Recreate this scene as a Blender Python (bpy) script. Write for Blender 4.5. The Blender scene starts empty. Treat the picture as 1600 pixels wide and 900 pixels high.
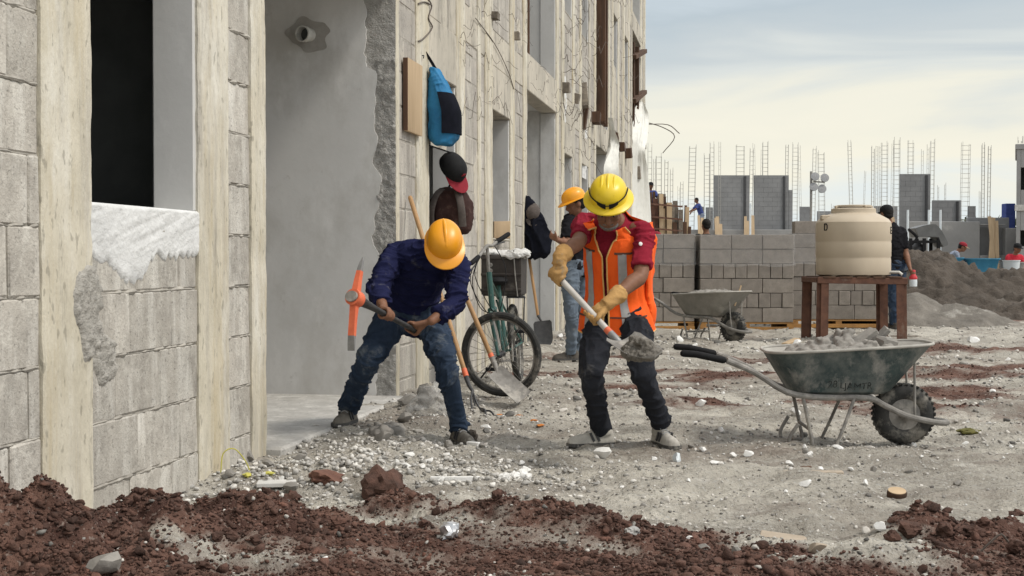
import bpy, bmesh, math, random
import numpy as np
from mathutils import Vector as V, Matrix
R = math.radians
random.seed(7); RNG = np.random.default_rng(7)
S = bpy.context.scene
COL = S.collection

# ------------------------------------------------------------------ camera
F = 2133.3; PITCH = math.atan(45 / F)
cam = bpy.data.cameras.new('camera'); co = bpy.data.objects.new('camera', cam); COL.objects.link(co)
cam.sensor_width = 36; cam.lens = 36 * F / 1600; cam.clip_end = 8000; cam.clip_start = .05
co.location = (0, 0, 1); co.rotation_euler = (R(90) - PITCH, 0, 0); S.camera = co

# ------------------------------------------------------------------ world: thin high overcast over a Nishita sky
SUN_EL, SUN_AZ = R(52), R(112)     # azimuth measured from +Y towards +X
w = bpy.data.worlds.new('World'); S.world = w; w.use_nodes = True
nt = w.node_tree; N = nt.nodes; L = nt.links; N.clear()
out = N.new('ShaderNodeOutputWorld')
sky = N.new('ShaderNodeTexSky'); sky.sky_type = 'NISHITA'; sky.sun_disc = False
sky.sun_elevation = SUN_EL; sky.sun_rotation = SUN_AZ; sky.air_density = 1.0; sky.dust_density = 2.0
bg1 = N.new('ShaderNodeBackground'); bg1.inputs[1].default_value = .10; L.new(sky.outputs[0], bg1.inputs[0])
tc = N.new('ShaderNodeTexCoord'); sep = N.new('ShaderNodeSeparateXYZ'); L.new(tc.outputs['Generated'], sep.inputs[0])
el = N.new('ShaderNodeMapRange'); el.inputs['From Min'].default_value = 0; el.inputs['From Max'].default_value = .5
L.new(sep.outputs['Z'], el.inputs['Value'])
mp = N.new('ShaderNodeMapping'); mp.inputs['Scale'].default_value = (1.5, 1.5, 11.0); L.new(tc.outputs['Generated'], mp.inputs[0])
nz = N.new('ShaderNodeTexNoise'); nz.inputs['Scale'].default_value = 2.1; nz.inputs['Detail'].default_value = 6; nz.inputs['Roughness'].default_value = .52
nz.inputs['Distortion'].default_value = .5; L.new(mp.outputs[0], nz.inputs['Vector'])
# shift the elevation lookup by cloud noise, so bands are ragged
ad = N.new('ShaderNodeMath'); ad.operation = 'MULTIPLY_ADD'; ad.inputs[1].default_value = .34; L.new(nz.outputs[0], ad.inputs[0])
sb = N.new('ShaderNodeMath'); sb.operation = 'SUBTRACT'; sb.inputs[1].default_value = .17; L.new(el.outputs[0], sb.inputs[0]); L.new(sb.outputs[0], ad.inputs[2])
cr = N.new('ShaderNodeValToRGB'); L.new(ad.outputs[0], cr.inputs[0])
els = cr.color_ramp.elements
els[0].position = 0; els[0].color = (.50, .56, .60, 1)
els[1].position = 1; els[1].color = (.86, .88, .90, 1)
for p, c in ((.06, (.56, .60, .60)), (.14, (.66, .63, .53)), (.21, (.63, .61, .52)), (.26, (.51, .53, .51)), (.31, (.42, .455, .465)), (.38, (.36, .41, .44)), (.50, (.52, .57, .61))):
    e = els.new(p); e.color = (*c, 1)
bg2 = N.new('ShaderNodeBackground'); bg2.inputs[1].default_value = 1.0; L.new(cr.outputs[0], bg2.inputs[0])
mx = N.new('ShaderNodeMixShader'); mx.inputs[0].default_value = .93; L.new(bg1.outputs[0], mx.inputs[1]); L.new(bg2.outputs[0], mx.inputs[2])
L.new(mx.outputs[0], out.inputs[0])
sl = bpy.data.lights.new('sun', 'SUN'); sl.energy = 1.5; sl.angle = R(11); sl.color = (1, .94, .84)
so = bpy.data.objects.new('sun', sl); COL.objects.link(so); so.location = (10, -4, 20)
sd = V((math.sin(SUN_AZ) * math.cos(SUN_EL), math.cos(SUN_AZ) * math.cos(SUN_EL), math.sin(SUN_EL)))
so.rotation_euler = sd.to_track_quat('Z', 'Y').to_euler()
S.view_settings.view_transform = 'Standard'; S.view_settings.look = 'None'; S.view_settings.gamma = 1
S.view_settings.exposure = .56
S.cycles.use_denoising = True; S.cycles.max_bounces = 5; S.cycles.diffuse_bounces = 3; S.cycles.transparent_max_bounces = 8

# ------------------------------------------------------------------ pixel helpers: photograph pixel + real depth -> place
def ray(px, py):
    x, y = (px - 800) / F, (py - 450) / F
    c, s = math.cos(PITCH), math.sin(PITCH)
    return V((x, c - y * s, -s - y * c))
def at(px, py, Y):
    d = ray(px, py); return V((0, 0, 1)) + d * (Y / d.y)
def gnd(px, py, z=0.):
    d = ray(px, py); return V((0, 0, 1)) + d * ((z - 1) / d.z)

# ------------------------------------------------------------------ numpy noise
def _h(ix, iy, iz, seed):
    h = (ix.astype(np.int64) * 374761393 + iy.astype(np.int64) * 668265263 + iz.astype(np.int64) * 1274126177 + seed * 982451653) & 0xFFFFFFFF
    h = ((h ^ (h >> 13)) * 1274126177) & 0xFFFFFFFF
    h = ((h ^ (h >> 15)) * 2246822519) & 0xFFFFFFFF
    return ((h ^ (h >> 16)) & 0xFFFFFF) / float(0x7FFFFF) - 1.0
def vn3(P, seed=0):
    P = np.asarray(P, float); I = np.floor(P); f = P - I; f = f * f * f * (f * (f * 6 - 15) + 10); I = I.astype(np.int64)
    x, y, z = I[:, 0], I[:, 1], I[:, 2]; fx, fy, fz = f[:, 0], f[:, 1], f[:, 2]
    def l(a, b, t): return a + (b - a) * t
    def pl(zz): return l(l(_h(x, y, zz, seed), _h(x + 1, y, zz, seed), fx), l(_h(x, y + 1, zz, seed), _h(x + 1, y + 1, zz, seed), fx), fy)
    return l(pl(z), pl(z + 1), fz)
def fbm3(P, oct=4, seed=0):
    a, s, P = 1., 0., np.asarray(P, float)
    for i in range(oct): s = s + a * vn3(P, seed + i); a *= .5; P = P * 2.03 + 3.7
    return s
def fbm2(x, y, sc, oct=4, seed=0):
    x = np.asarray(x, float); sh = x.shape
    return fbm3(np.stack([x.ravel() * sc, np.asarray(y, float).ravel() * sc, np.full(x.size, .37 * seed)], 1), oct, seed).reshape(sh)

# ------------------------------------------------------------------ materials
def lin(c): return tuple(((v / 255) / 12.92 if v <= 10 else ((v / 255 + .055) / 1.055) ** 2.4) for v in c)
MATS = {}
def M(name, c1, c2=None, scale=6., rough=.85, bump=.3, bscale=60., metal=0., third=None, third_amt=.5, third_scale=2.5, rnd=0., stretch=(1, 1, 1), coord='Object', attr=False, spec=.3, detail=6, dist=.004, pores=None, layers=()):
    """two-tone noise colour + optional third patchy colour (dust, stain, wear) + bump; colours linear"""
    m = bpy.data.materials.new(name); m.use_nodes = True; nt = m.node_tree; N = nt.nodes; L = nt.links
    b = N['Principled BSDF']; b.inputs['Roughness'].default_value = rough; b.inputs['Metallic'].default_value = metal
    b.inputs['Specular IOR Level'].default_value = spec
    if c2 is None: c2 = tuple(v * .72 for v in c1)
    if coord == 'pos':
        g = N.new('ShaderNodeNewGeometry'); src = g.outputs['Position']
    else:
        t = N.new('ShaderNodeTexCoord'); src = t.outputs['Object']
    mp = N.new('ShaderNodeMapping'); mp.inputs['Scale'].default_value = stretch; L.new(src, mp.inputs[0])
    if rnd:
        oi = N.new('ShaderNodeObjectInfo'); vm = N.new('ShaderNodeVectorMath'); vm.operation = 'ADD'
        sc = N.new('ShaderNodeMath'); sc.operation = 'MULTIPLY'; sc.inputs[1].default_value = 37.; L.new(oi.outputs['Random'], sc.inputs[0])
        L.new(mp.outputs[0], vm.inputs[0]); L.new(sc.outputs[0], vm.inputs[1]); vec = vm.outputs[0]
    else: vec = mp.outputs[0]
    n1 = N.new('ShaderNodeTexNoise'); n1.inputs['Scale'].default_value = scale; n1.inputs['Detail'].default_value = detail; n1.inputs['Roughness'].default_value = .62
    L.new(vec, n1.inputs['Vector'])
    r1 = N.new('ShaderNodeValToRGB'); r1.color_ramp.elements[0].position = .33; r1.color_ramp.elements[1].position = .67
    r1.color_ramp.elements[0].color = (*c2, 1); r1.color_ramp.elements[1].color = (*c1, 1); L.new(n1.outputs[0], r1.inputs[0])
    col = r1.outputs[0]
    def mixc(fac, a, bcol, mode='MIX'):
        x = N.new('ShaderNodeMix'); x.data_type = 'RGBA'; x.blend_type = mode
        if isinstance(fac, float): x.inputs[0].default_value = fac
        else: L.new(fac, x.inputs[0])
        L.new(a, x.inputs[6])
        if isinstance(bcol, tuple): x.inputs[7].default_value = (*bcol, 1)
        else: L.new(bcol, x.inputs[7])
        return x.outputs[2]
    if third:
        n3 = N.new('ShaderNodeTexNoise'); n3.inputs['Scale'].default_value = third_scale; n3.inputs['Detail'].default_value = 9; n3.inputs['Roughness'].default_value = .68
        L.new(vec, n3.inputs['Vector'])
        r3 = N.new('ShaderNodeMapRange'); r3.inputs['From Min'].default_value = .72 - .5 * third_amt; r3.inputs['From Max'].default_value = .84 - .5 * third_amt
        L.new(n3.outputs[0], r3.inputs['Value']); col = mixc(r3.outputs[0], col, third)
    for lc, amt, lsc, lst in layers:
        lm = N.new('ShaderNodeMapping'); lm.inputs['Scale'].default_value = lst; L.new(vec, lm.inputs[0])
        n3 = N.new('ShaderNodeTexNoise'); n3.inputs['Scale'].default_value = lsc; n3.inputs['Detail'].default_value = 8; n3.inputs['Roughness'].default_value = .7; L.new(lm.outputs[0], n3.inputs['Vector'])
        r3 = N.new('ShaderNodeMapRange'); r3.inputs['From Min'].default_value = .70 - .5 * amt; r3.inputs['From Max'].default_value = .90 - .5 * amt; L.new(n3.outputs[0], r3.inputs['Value']); col = mixc(r3.outputs[0], col, lc)
    if pores:
        vo = N.new('ShaderNodeTexNoise'); vo.inputs['Scale'].default_value = pores; vo.inputs['Detail'].default_value = 2; L.new(vec, vo.inputs['Vector'])
        rp = N.new('ShaderNodeMapRange'); rp.inputs['From Min'].default_value = .30; rp.inputs['From Max'].default_value = .38; rp.inputs['To Min'].default_value = .55; rp.inputs['To Max'].default_value = 0
        L.new(vo.outputs[0], rp.inputs['Value']); col = mixc(rp.outputs[0], col, tuple(v * .45 for v in c2))
    if rnd or attr:
        if attr:
            a = N.new('ShaderNodeAttribute'); a.attribute_name = 'rnd'; ro = a.outputs['Fac']
        else: ro = oi.outputs['Random']
        mr = N.new('ShaderNodeMapRange'); k = rnd or (attr if isinstance(attr, float) else .5)
        mr.inputs['To Min'].default_value = 1 - k; mr.inputs['To Max'].default_value = 1 + k; L.new(ro, mr.inputs['Value'])
        sm = N.new('ShaderNodeVectorMath'); sm.operation = 'SCALE'; L.new(col, sm.inputs[0]); L.new(mr.outputs[0], sm.inputs['Scale']); col = sm.outputs[0]
    L.new(col, b.inputs['Base Color'])
    if bump:
        n2 = N.new('ShaderNodeTexNoise'); n2.inputs['Scale'].default_value = bscale; n2.inputs['Detail'].default_value = 5; n2.inputs['Roughness'].default_value = .65; L.new(vec, n2.inputs['Vector'])
        bp = N.new('ShaderNodeBump'); bp.inputs['Strength'].default_value = bump; bp.inputs['Distance'].default_value = dist; L.new(n2.outputs[0], bp.inputs['Height']); L.new(bp.outputs[0], b.inputs['Normal'])
        rr = N.new('ShaderNodeMapRange'); rr.inputs['To Min'].default_value = max(0, rough - .12); rr.inputs['To Max'].default_value = min(1, rough + .1); L.new(n2.outputs[0], rr.inputs['Value']); L.new(rr.outputs[0], b.inputs['Roughness'])
    MATS[name] = m; return m

M('block', (.52, .485, .43), (.38, .352, .312), 5, bump=.9, bscale=70, dist=.006, rnd=.12, pores=60, coord='pos', layers=[((.29, .268, .238), .42, 3., (1, 1, .8)), ((.68, .655, .60), .42, 5, (1.6, 1.6, .35)), ((.60, .57, .51), .40, 13, (1, 1, 1))])
M('mortar', (.46, .43, .38), (.26, .24, .21), 14, bump=.9, bscale=70, coord='pos')
M('cream', (.66, .61, .50), (.52, .475, .375), 6, bump=.7, bscale=45, dist=.008, stretch=(1, 1, .5), coord='pos', pores=34, layers=[((.47, .39, .25), .42, 4, (1.4, 1.4, .25)), ((.40, .37, .32), .42, 5, (1.5, 1.5, .25)), ((.72, .69, .61), .40, 4, (1, 1, .6)), ((.22, .20, .17), .22, 9, (1.3, 1.3, .35))])
M('wash', (.58, .53, .445), (.40, .37, .315), 3.2, bump=.5, bscale=50, third=(.24, .22, .19), third_amt=.36, third_scale=5, stretch=(1, 1, .3), coord='pos', pores=40)
M('facade_block', (.455, .42, .375), (.33, .305, .275), 3.2, bump=.7, bscale=60, dist=.006, rnd=.1, coord='pos', pores=40, layers=[((.60, .565, .495), .44, 4, (1.3, 1.3, .4)), ((.245, .225, .20), .38, 4, (1.4, 1.4, .3))])
M('plaster', (.67, .66, .64), (.585, .578, .56), 1.1, rough=.8, bump=.3, bscale=18, coord='pos', layers=[((.50, .485, .455), .44, 1.6, (1, 1, .7)), ((.74, .73, .71), .36, 2.5, (1, 1, .5)), ((.40, .38, .35), .16, 9, (1, 1, 1))])
M('plaster_wet', (.40, .38, .35), (.29, .275, .25), 6, bump=.6, bscale=40, coord='pos')
M('rough_concrete', (.52, .505, .475), (.34, .325, .30), 22, bump=1, bscale=60, dist=.02, coord='pos')
M('white_plaster', (.74, .74, .73), (.62, .62, .61), 8, bump=.8, bscale=24, dist=.012, coord='pos')
M('slab', (.50, .485, .455), (.39, .375, .35), 3, bump=.7, bscale=60, coord='pos', pores=40, layers=[((.28, .265, .24), .40, 3, (1, 1, 1)), ((.60, .585, .55), .42, 7, (1, 1, 1))])
M('interior_shade', (.12, .125, .12), (.08, .085, .08), 3, bump=0)  # raw concrete coloured darker than it is, so the shade indoors is painted in
M('hood_grey', (.14, .14, .138), (.10, .10, .098), 6, rough=.45, bump=.15, third=(.25, .245, .235), third_amt=.25)
M('far_concrete', (.30, .295, .285), (.225, .22, .215), .7, bump=.4, bscale=12, coord='pos', third=(.37, .36, .34), third_amt=.25, third_scale=.6)
M('far_block', (.25, .25, .25), (.19, .19, .19), 1.2, bump=.3, bscale=14, rnd=.1, coord='pos')
M('pvc', (.62, .61, .57), (.5, .49, .45), 10, rough=.5, bump=.1)
M('wood_dark', (.115, .062, .038), (.05, .03, .02), 12, bump=.5, bscale=40, stretch=(1, 1, .1), rnd=.2)
M('wood_grey', (.24, .205, .165), (.13, .11, .09), 12, bump=.6, bscale=50, rnd=.25)
M('wood_pale', (.56, .42, .27), (.44, .32, .20), 9, bump=.3, bscale=60, stretch=(1, 1, .15), third=(.34, .22, .13), third_amt=.1, third_scale=8)
M('wood_dusty', (.46, .385, .30), (.34, .28, .215), 9, bump=.5, bscale=60, third=(.30, .265, .22), third_amt=.35, third_scale=7)
M('handle_wood', (.45, .27, .13), (.33, .19, .085), 14, rough=.55, bump=.2, stretch=(1, 1, .12), third=(.28, .2, .14), third_amt=.25)
M('wire', (.16, .13, .11), (.08, .065, .055), 30, rough=.6, bump=.2, metal=.4)
M('alloy', (.58, .55, .51), (.47, .445, .41), 9, rough=.33, bump=.15, spec=.5, third=(.33, .30, .26), third_amt=.22, third_scale=12)
M('sheet', (.74, .73, .68), (.64, .63, .58), 5, rough=.5, bump=.4, bscale=12, dist=.02)
M('rebar', (.50, .485, .44), (.40, .385, .345), 3, rough=.7, bump=0, rnd=.2)
M('steel', (.30, .30, .30), (.20, .20, .20), 25, rough=.5, metal=.45, bump=.25, third=(.24, .215, .185), third_amt=.3, third_scale=12)
M('dirty_steel', (.30, .285, .265), (.18, .17, .155), 20, rough=.75, metal=.25, bump=.4, third=(.40, .375, .335), third_amt=.4, third_scale=8)
M('dark_steel', (.075, .075, .077), (.045, .045, .047), 20, rough=.55, metal=.3, bump=.3, third=(.2, .19, .17), third_amt=.2, third_scale=9)
M('orange_paint', (.78, .19, .09), (.62, .13, .06), 12, rough=.55, bump=.2, third=(.30, .24, .2), third_amt=.14, third_scale=18)
M('rust', (.155, .075, .048), (.085, .042, .03), 9, rough=.8, bump=.5, third=(.21, .16, .125), third_amt=.25)
M('black', (.016, .016, .017), (.010, .010, .011), 20, rough=.75, bump=.2, spec=.15)
M('rubber', (.045, .044, .042), (.026, .026, .025), 30, rough=.85, bump=.4, third=(.20, .185, .16), third_amt=.46, third_scale=7)
M('bike_green', (.035, .10, .085), (.025, .07, .06), 12, rough=.35, bump=.1, third=(.24, .23, .2), third_amt=.3, third_scale=14)
M('barrow_green', (.055, .080, .078), (.038, .056, .058), 7, rough=.7, bump=.3, layers=[((.165, .175, .165), .60, 4, (1, 1, .8)), ((.32, .31, .285), .38, 8, (1, 1, .6))])
M('barrow_grey', (.30, .285, .255), (.20, .19, .17), 7, rough=.75, bump=.4, third=(.42, .40, .36), third_amt=.35)
M('barrow_inside', (.46, .44, .40), (.33, .315, .285), 9, rough=.9, bump=.6, third=(.56, .54, .5), third_amt=.3)
M('tank', (.52, .44, .335), (.46, .385, .29), 2.2, rough=.5, bump=.08, bscale=20, third=(.50, .43, .33), third_amt=.16, third_scale=4, stretch=(1, 1, .5))
M('pallet_wood', (.42, .22, .07), (.26, .14, .055), 8, bump=.5, bscale=40, rnd=.2)
M('pallet_block', (.29, .258, .225), (.215, .19, .166), 9, bump=.8, bscale=80, rnd=.10, pores=90)
M('navy', (.0165, .019, .062), (.010, .012, .042), 9, rough=.95, bump=.5, bscale=120, third=(.075, .075, .095), third_amt=.26, third_scale=7, spec=.1)
M('jeans', (.045, .066, .105), (.022, .035, .06), 7, rough=.95, bump=.5, bscale=160, third=(.13, .145, .16), third_amt=.34, third_scale=7, spec=.1)
M('jeans_dark', (.032, .034, .042), (.020, .022, .028), 7, rough=.95, bump=.5, bscale=160, third=(.085, .082, .08), third_amt=.30, third_scale=6, spec=.1)
M('jeans_light', (.15, .185, .225), (.095, .12, .155), 7, rough=.95, bump=.4, bscale=120, third=(.32, .32, .31), third_amt=.18, third_scale=6)
M('red_shirt', (.27, .020, .038), (.19, .012, .025), 8, rough=.95, bump=.5, bscale=120, spec=.1)
M('black_shirt', (.017, .017, .020), (.010, .010, .012), 8, rough=.95, bump=.4, bscale=90, spec=.1)
M('blue_shirt', (.06, .085, .26), (.04, .06, .19), 8, rough=.95, bump=.4)
M('grey_shirt', (.26, .29, .36), (.19, .22, .28), 8, rough=.95, bump=.4)
M('scarlet_shirt', (.55, .03, .05), (.40, .02, .035), 8, rough=.95, bump=.4)
M('skin', (.235, .115, .068), (.165, .078, .046), 18, rough=.6, bump=.2, bscale=120, third=(.30, .25, .2), third_amt=.08)
M('hair', (.014, .012, .011), (.008, .007, .006), 30, rough=.8, bump=.5)
M('grey_hair', (.20, .19, .18), (.11, .105, .1), 60, rough=.9, bump=.5)
M('glove', (.52, .31, .12), (.37, .21, .075), 11, rough=.95, bump=.6, bscale=90, third=(.30, .235, .16), third_amt=.28, third_scale=9)
M('shoe', (.52, .49, .44), (.36, .34, .30), 16, rough=.9, bump=.4, third=(.28, .26, .22), third_amt=.25, third_scale=14)
M('boot', (.20, .18, .15), (.11, .098, .082), 16, rough=.9, bump=.4, third=(.34, .315, .27), third_amt=.35, third_scale=9)
M('sole', (.10, .095, .09), (.06, .058, .055), 16, rough=.9, bump=.4, third=(.3, .28, .24), third_amt=.3, third_scale=9)
M('splash', (.50, .475, .43), (.37, .35, .315), 26, bump=1, bscale=70, dist=.015, coord='pos')
M('dark_shoe', (.12, .105, .09), (.06, .053, .045), 16, rough=.9, bump=.4, third=(.28, .26, .22), third_amt=.25)
M('hat_orange', (.83, .35, .012), (.78, .32, .01), 3, rough=.36, bump=.05, bscale=12, third=(.62, .30, .06), third_amt=.10, third_scale=9, spec=.5)
M('hat_yellow', (.76, .55, .018), (.70, .49, .014), 3, rough=.36, bump=.05, bscale=12, third=(.50, .37, .07), third_amt=.16, third_scale=8, spec=.5)
M('faded_letter', (.022, .024, .024), (.035, .04, .04), 30, rough=.8, bump=0, third=(.10, .108, .10), third_amt=.46, third_scale=45)
M('vest_orange', (1., .14, .015), (.95, .115, .012), 6, rough=.8, bump=.4, bscale=120)
M('vest_trim', (.82, .50, .18), (.7, .4, .14), 20, rough=.8, bump=.2)
M('reflective', (.40, .40, .40), (.30, .30, .30), 14, rough=.45, bump=.3, bscale=90)
M('bag_blue', (.028, .20, .40), (.018, .135, .29), 6, rough=.75, bump=.5, bscale=70, third=(.10, .14, .18), third_amt=.22, third_scale=10)
M('bag_black', (.010, .011, .018), (.006, .007, .011), 12, rough=.9, bump=.4, spec=.08)
M('cap_red', (.27, .022, .035), (.2, .015, .024), 14, rough=.9, bump=.3)
M('pack_brown', (.062, .034, .030), (.04, .022, .02), 10, rough=.9, bump=.5, third=(.11, .07, .055), third_amt=.3, third_scale=20, spec=.1)
M('strap_grey', (.115, .095, .085), (.07, .058, .052), 30, rough=.9, bump=.4)
M('crate', (.055, .045, .04), (.035, .03, .026), 12, rough=.6, bump=.3, third=(.15, .13, .11), third_amt=.25)
M('sack', (.72, .71, .69), (.58, .57, .55), 9, rough=.7, bump=.7, bscale=25, dist=.02)
M('dusty_plastic', (.40, .39, .37), (.27, .26, .245), 8, rough=.35, bump=.5, bscale=25, dist=.01)
M('tub_blue', (.065, .27, .42), (.045, .2, .33), 5, rough=.5, bump=.2, third=(.3, .4, .45), third_amt=.2)
M('white_bucket', (.66, .70, .72), (.56, .6, .62), 5, rough=.5, bump=.1)
M('red_plastic', (.62, .06, .07), (.5, .04, .05), 9, rough=.4, bump=.1)
M('white_bit', (.80, .79, .77), (.66, .65, .62), 20, rough=.9, bump=.6, bscale=60)
M('lump', (.31, .29, .262), (.20, .187, .17), 14, rough=.95, bump=.8, bscale=50, third=(.46, .44, .41), third_amt=.3)
M('soil', (.128, .068, .051), (.054, .031, .0235), 16, rough=1, bump=1, bscale=60, dist=.01, attr=True, third=(.145, .07, .05), third_amt=.3, third_scale=4, coord='pos')
M('rubble_pale', (.54, .52, .485), (.38, .365, .34), 9, rough=.95, bump=.6, bscale=60, attr=.55, coord='pos')
M('gravel', (.44, .42, .385), (.30, .28, .255), 9, rough=.95, bump=.6, bscale=60, attr=.72, coord='pos')
M('grey_sand', (.215, .195, .168), (.14, .127, .11), 4, rough=1, bump=1, bscale=40, dist=.02, third=(.37, .355, .32), third_amt=.3, third_scale=2, coord='pos')
M('dark_sand', (.105, .086, .070), (.066, .055, .045), 2, rough=1, bump=1, bscale=22, dist=.03, third=(.155, .14, .122), third_amt=.25, third_scale=1.2, coord='pos')
M('yellow_bit', (.55, .50, .10), (.4, .38, .1), 20, bump=.3)
M('olive', (.14, .125, .03), (.08, .075, .02), 20, bump=.5)
M('foil', (.65, .65, .66), (.4, .4, .41), 40, rough=.35, metal=.7, bump=.8, bscale=50)
M('orange_peel', (.62, .24, .06), (.5, .17, .04), 20, bump=.3)
M('brick_red', (.20, .10, .07), (.12, .06, .045), 14, bump=.7)
M('hedge', (.06, .075, .04), (.035, .045, .025), 5, bump=.4)
def glassy(name, col, alpha, rough):
    m = M(name, col, tuple(v * .85 for v in col), 8, rough=rough, bump=.8, bscale=14, dist=.02, spec=.5)
    m.node_tree.nodes['Principled BSDF'].inputs['Alpha'].default_value = alpha
glassy('wrap', (.62, .61, .60), .20, .2)
glassy('bag_clear', (.55, .54, .52), .38, .3)
# ------------------------------------------------------------------ mesh helpers
ROOTM = {}
def props(o, label=None, cat=None, group=None, kind=None):
    if label: o['label'] = label
    if cat: o['category'] = cat
    if group: o['group'] = group
    if kind: o['kind'] = kind
    return o
def thing(name, label, cat, loc=(0, 0, 0), rz=0., group=None, rot=None):
    o = bpy.data.objects.new(name, None); COL.objects.link(o); o.empty_display_size = .1
    o.location = loc; o.rotation_euler = rot or (0, 0, rz)
    ROOTM[o.name] = Matrix.Translation(V(loc)) @ o.rotation_euler.to_matrix().to_4x4()
    return props(o, label, cat, group)
def frame(z, x=None):
    z = V(z).normalized(); x = V(x) if x is not None else (V((1, 0, 0)) if abs(z.x) < .8 else V((0, 1, 0)))
    y = z.cross(x).normalized(); x = y.cross(z).normalized()
    return Matrix((x, y, z)).transposed()
def spline(pts, sub):
    """Catmull-Rom through tuples (vector, radius...)"""
    if sub <= 1 or len(pts) < 3: return pts
    P = [np.array(list(p[0]) + list(p[1:]), float) for p in pts]; out = []
    for i in range(len(P) - 1):
        a, b = P[i], P[i + 1]; z = P[i - 1] if i else 2 * a - b; c = P[i + 2] if i + 2 < len(P) else 2 * b - a
        for k in range(sub):
            t = k / sub; out.append(.5 * (2 * a + (b - z) * t + (2 * z - 5 * a + 4 * b - c) * t * t + (3 * a - z - 3 * b + c) * t ** 3))
    out.append(P[-1]); return [(V(p[:3]), *p[3:]) for p in out]
class MB:
    def __init__(s): s.v = []; s.f = []
    def add(s, vs, fs):
        o = len(s.v); s.v += [tuple(p) for p in vs]; s.f += [tuple(i + o for i in q) for q in fs]; return s
    def box(s, c, d, rot=None, bev=0., jit=0.):
        x, y, z = d[0] / 2, d[1] / 2, d[2] / 2; c = V(c); rot = rot or Matrix.Identity(3)
        if not bev:
            vs = [V((a * x, b * y, e * z)) for a in (-1, 1) for b in (-1, 1) for e in (-1, 1)]
            fs = [(0, 1, 3, 2), (4, 6, 7, 5), (0, 4, 5, 1), (2, 3, 7, 6), (0, 2, 6, 4), (1, 5, 7, 3)]
        else:
            bm = bmesh.new(); bmesh.ops.create_cube(bm, size=1); bmesh.ops.scale(bm, vec=V(d), verts=bm.verts)
            bmesh.ops.bevel(bm, geom=bm.edges[:] + bm.verts[:], offset=min(bev, min(d) * .45), segments=1, affect='EDGES', profile=.5)
            bm.verts.index_update(); vs = [q.co.copy() for q in bm.verts]; fs = [tuple(q.index for q in f.verts) for f in bm.faces]; bm.free()
        if jit: vs = [p + V((random.uniform(-jit, jit) for _ in range(3))) for p in vs]
        return s.add([c + rot @ p for p in vs], fs)
    def bar(s, a, b, wd, th=None, up=None, bev=0.):
        a, b = V(a), V(b); m = frame(b - a, up); return s.box((a + b) / 2, (wd, th or wd, (b - a).length), m, bev)
    def loft(s, rings, cap=True, closed=True):
        n = len(rings[0]); vs = [p for r in rings for p in r]; fs = []
        for i in range(len(rings) - 1):
            for j in range(n if closed else n - 1):
                k = (j + 1) % n; fs.append((i * n + j, i * n + k, (i + 1) * n + k, (i + 1) * n + j))
        if cap:
            o = (len(rings) - 1) * n; vs = vs + [sum((V(p) for p in rings[0]), V()) / n, sum((V(p) for p in rings[-1]), V()) / n]
            a, b = len(vs) - 2, len(vs) - 1
            for j in range(n):
                k = (j + 1) % n; fs.append((k, j, a)); fs.append((o + j, o + k, b))
        return s.add(vs, fs)
    def tube(s, pts, r=None, n=8, sub=1, rcap=False, flat=1., up=None):
        """pts: vectors (with r) or (vector, radius) tuples"""
        P = [(V(p[0]), p[1]) if (isinstance(p, tuple) and not isinstance(p[0], (int, float))) else (V(p), r) for p in pts]
        P = spline(P, sub); C = [p[0] for p in P]; rings = []
        t = (C[1] - C[0]).normalized(); m = frame(t, up); x = m.col[0].copy()
        for i, (c, rr) in enumerate(P):
            t = (C[min(i + 1, len(C) - 1)] - C[max(i - 1, 0)]).normalized()
            x = (x - t * x.dot(t)).normalized(); y = t.cross(x)
            ring = lambda cc, q: [cc + (x * math.cos(2 * math.pi * k / n) + y * (math.sin(2 * math.pi * k / n) * flat)) * q for k in range(n)]
            if rcap and i == 0:
                for q in (.35, .8): rings.append(ring(c - t * rr * math.sqrt(1 - q * q), rr * q))
            rings.append(ring(c, rr))
            if rcap and i == len(P) - 1:
                for q in (.8, .35): rings.append(ring(c + t * rr * math.sqrt(1 - q * q), rr * q))
        return s.loft(rings)
    def ell(s, c, r, rot=None, n=12, m=8):
        rot = rot or Matrix.Identity(3); c = V(c); rings = []
        for i in range(1, m):
            th = math.pi * i / m
            rings.append([c + rot @ V((r[0] * math.sin(th) * math.cos(2 * math.pi * k / n), r[1] * math.sin(th) * math.sin(2 * math.pi * k / n), -r[2] * math.cos(th))) for k in range(n)])
        return s.loft(rings)
    def lathe(s, prof, c=(0, 0, 0), rot=None, n=24, cap=True):
        rot = rot or Matrix.Identity(3); c = V(c)
        return s.loft([[c + rot @ V((r * math.cos(2 * math.pi * k / n), r * math.sin(2 * math.pi * k / n), z)) for k in range(n)] for r, z in prof], cap)
    def torus(s, c, R_, r, rot=None, n=32, m=8, flat=1.):
        rot = rot or Matrix.Identity(3); c = V(c); vs = []; fs = []
        for i in range(n):
            a = 2 * math.pi * i / n
            for j in range(m):
                b = 2 * math.pi * j / m; q = R_ + r * math.cos(b); vs.append(c + rot @ V((q * math.cos(a), q * math.sin(a), r * flat * math.sin(b))))
        for i in range(n):
            for j in range(m): fs.append((i * m + j, ((i + 1) % n) * m + j, ((i + 1) % n) * m + (j + 1) % m, i * m + (j + 1) % m))
        return s.add(vs, fs)
    def prism(s, poly, to3, h):
        """extrude polygon (list of 2D) ; to3(u,v,d)->3D, thickness h"""
        n = len(poly); a = [to3(u, v, 0) for u, v in poly]; b = [to3(u, v, h) for u, v in poly]
        fs = [tuple(range(n - 1, -1, -1)), tuple(range(n, 2 * n))] + [(i, (i + 1) % n, n + (i + 1) % n, n + i) for i in range(n)]
        return s.add(a + b, fs)
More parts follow.
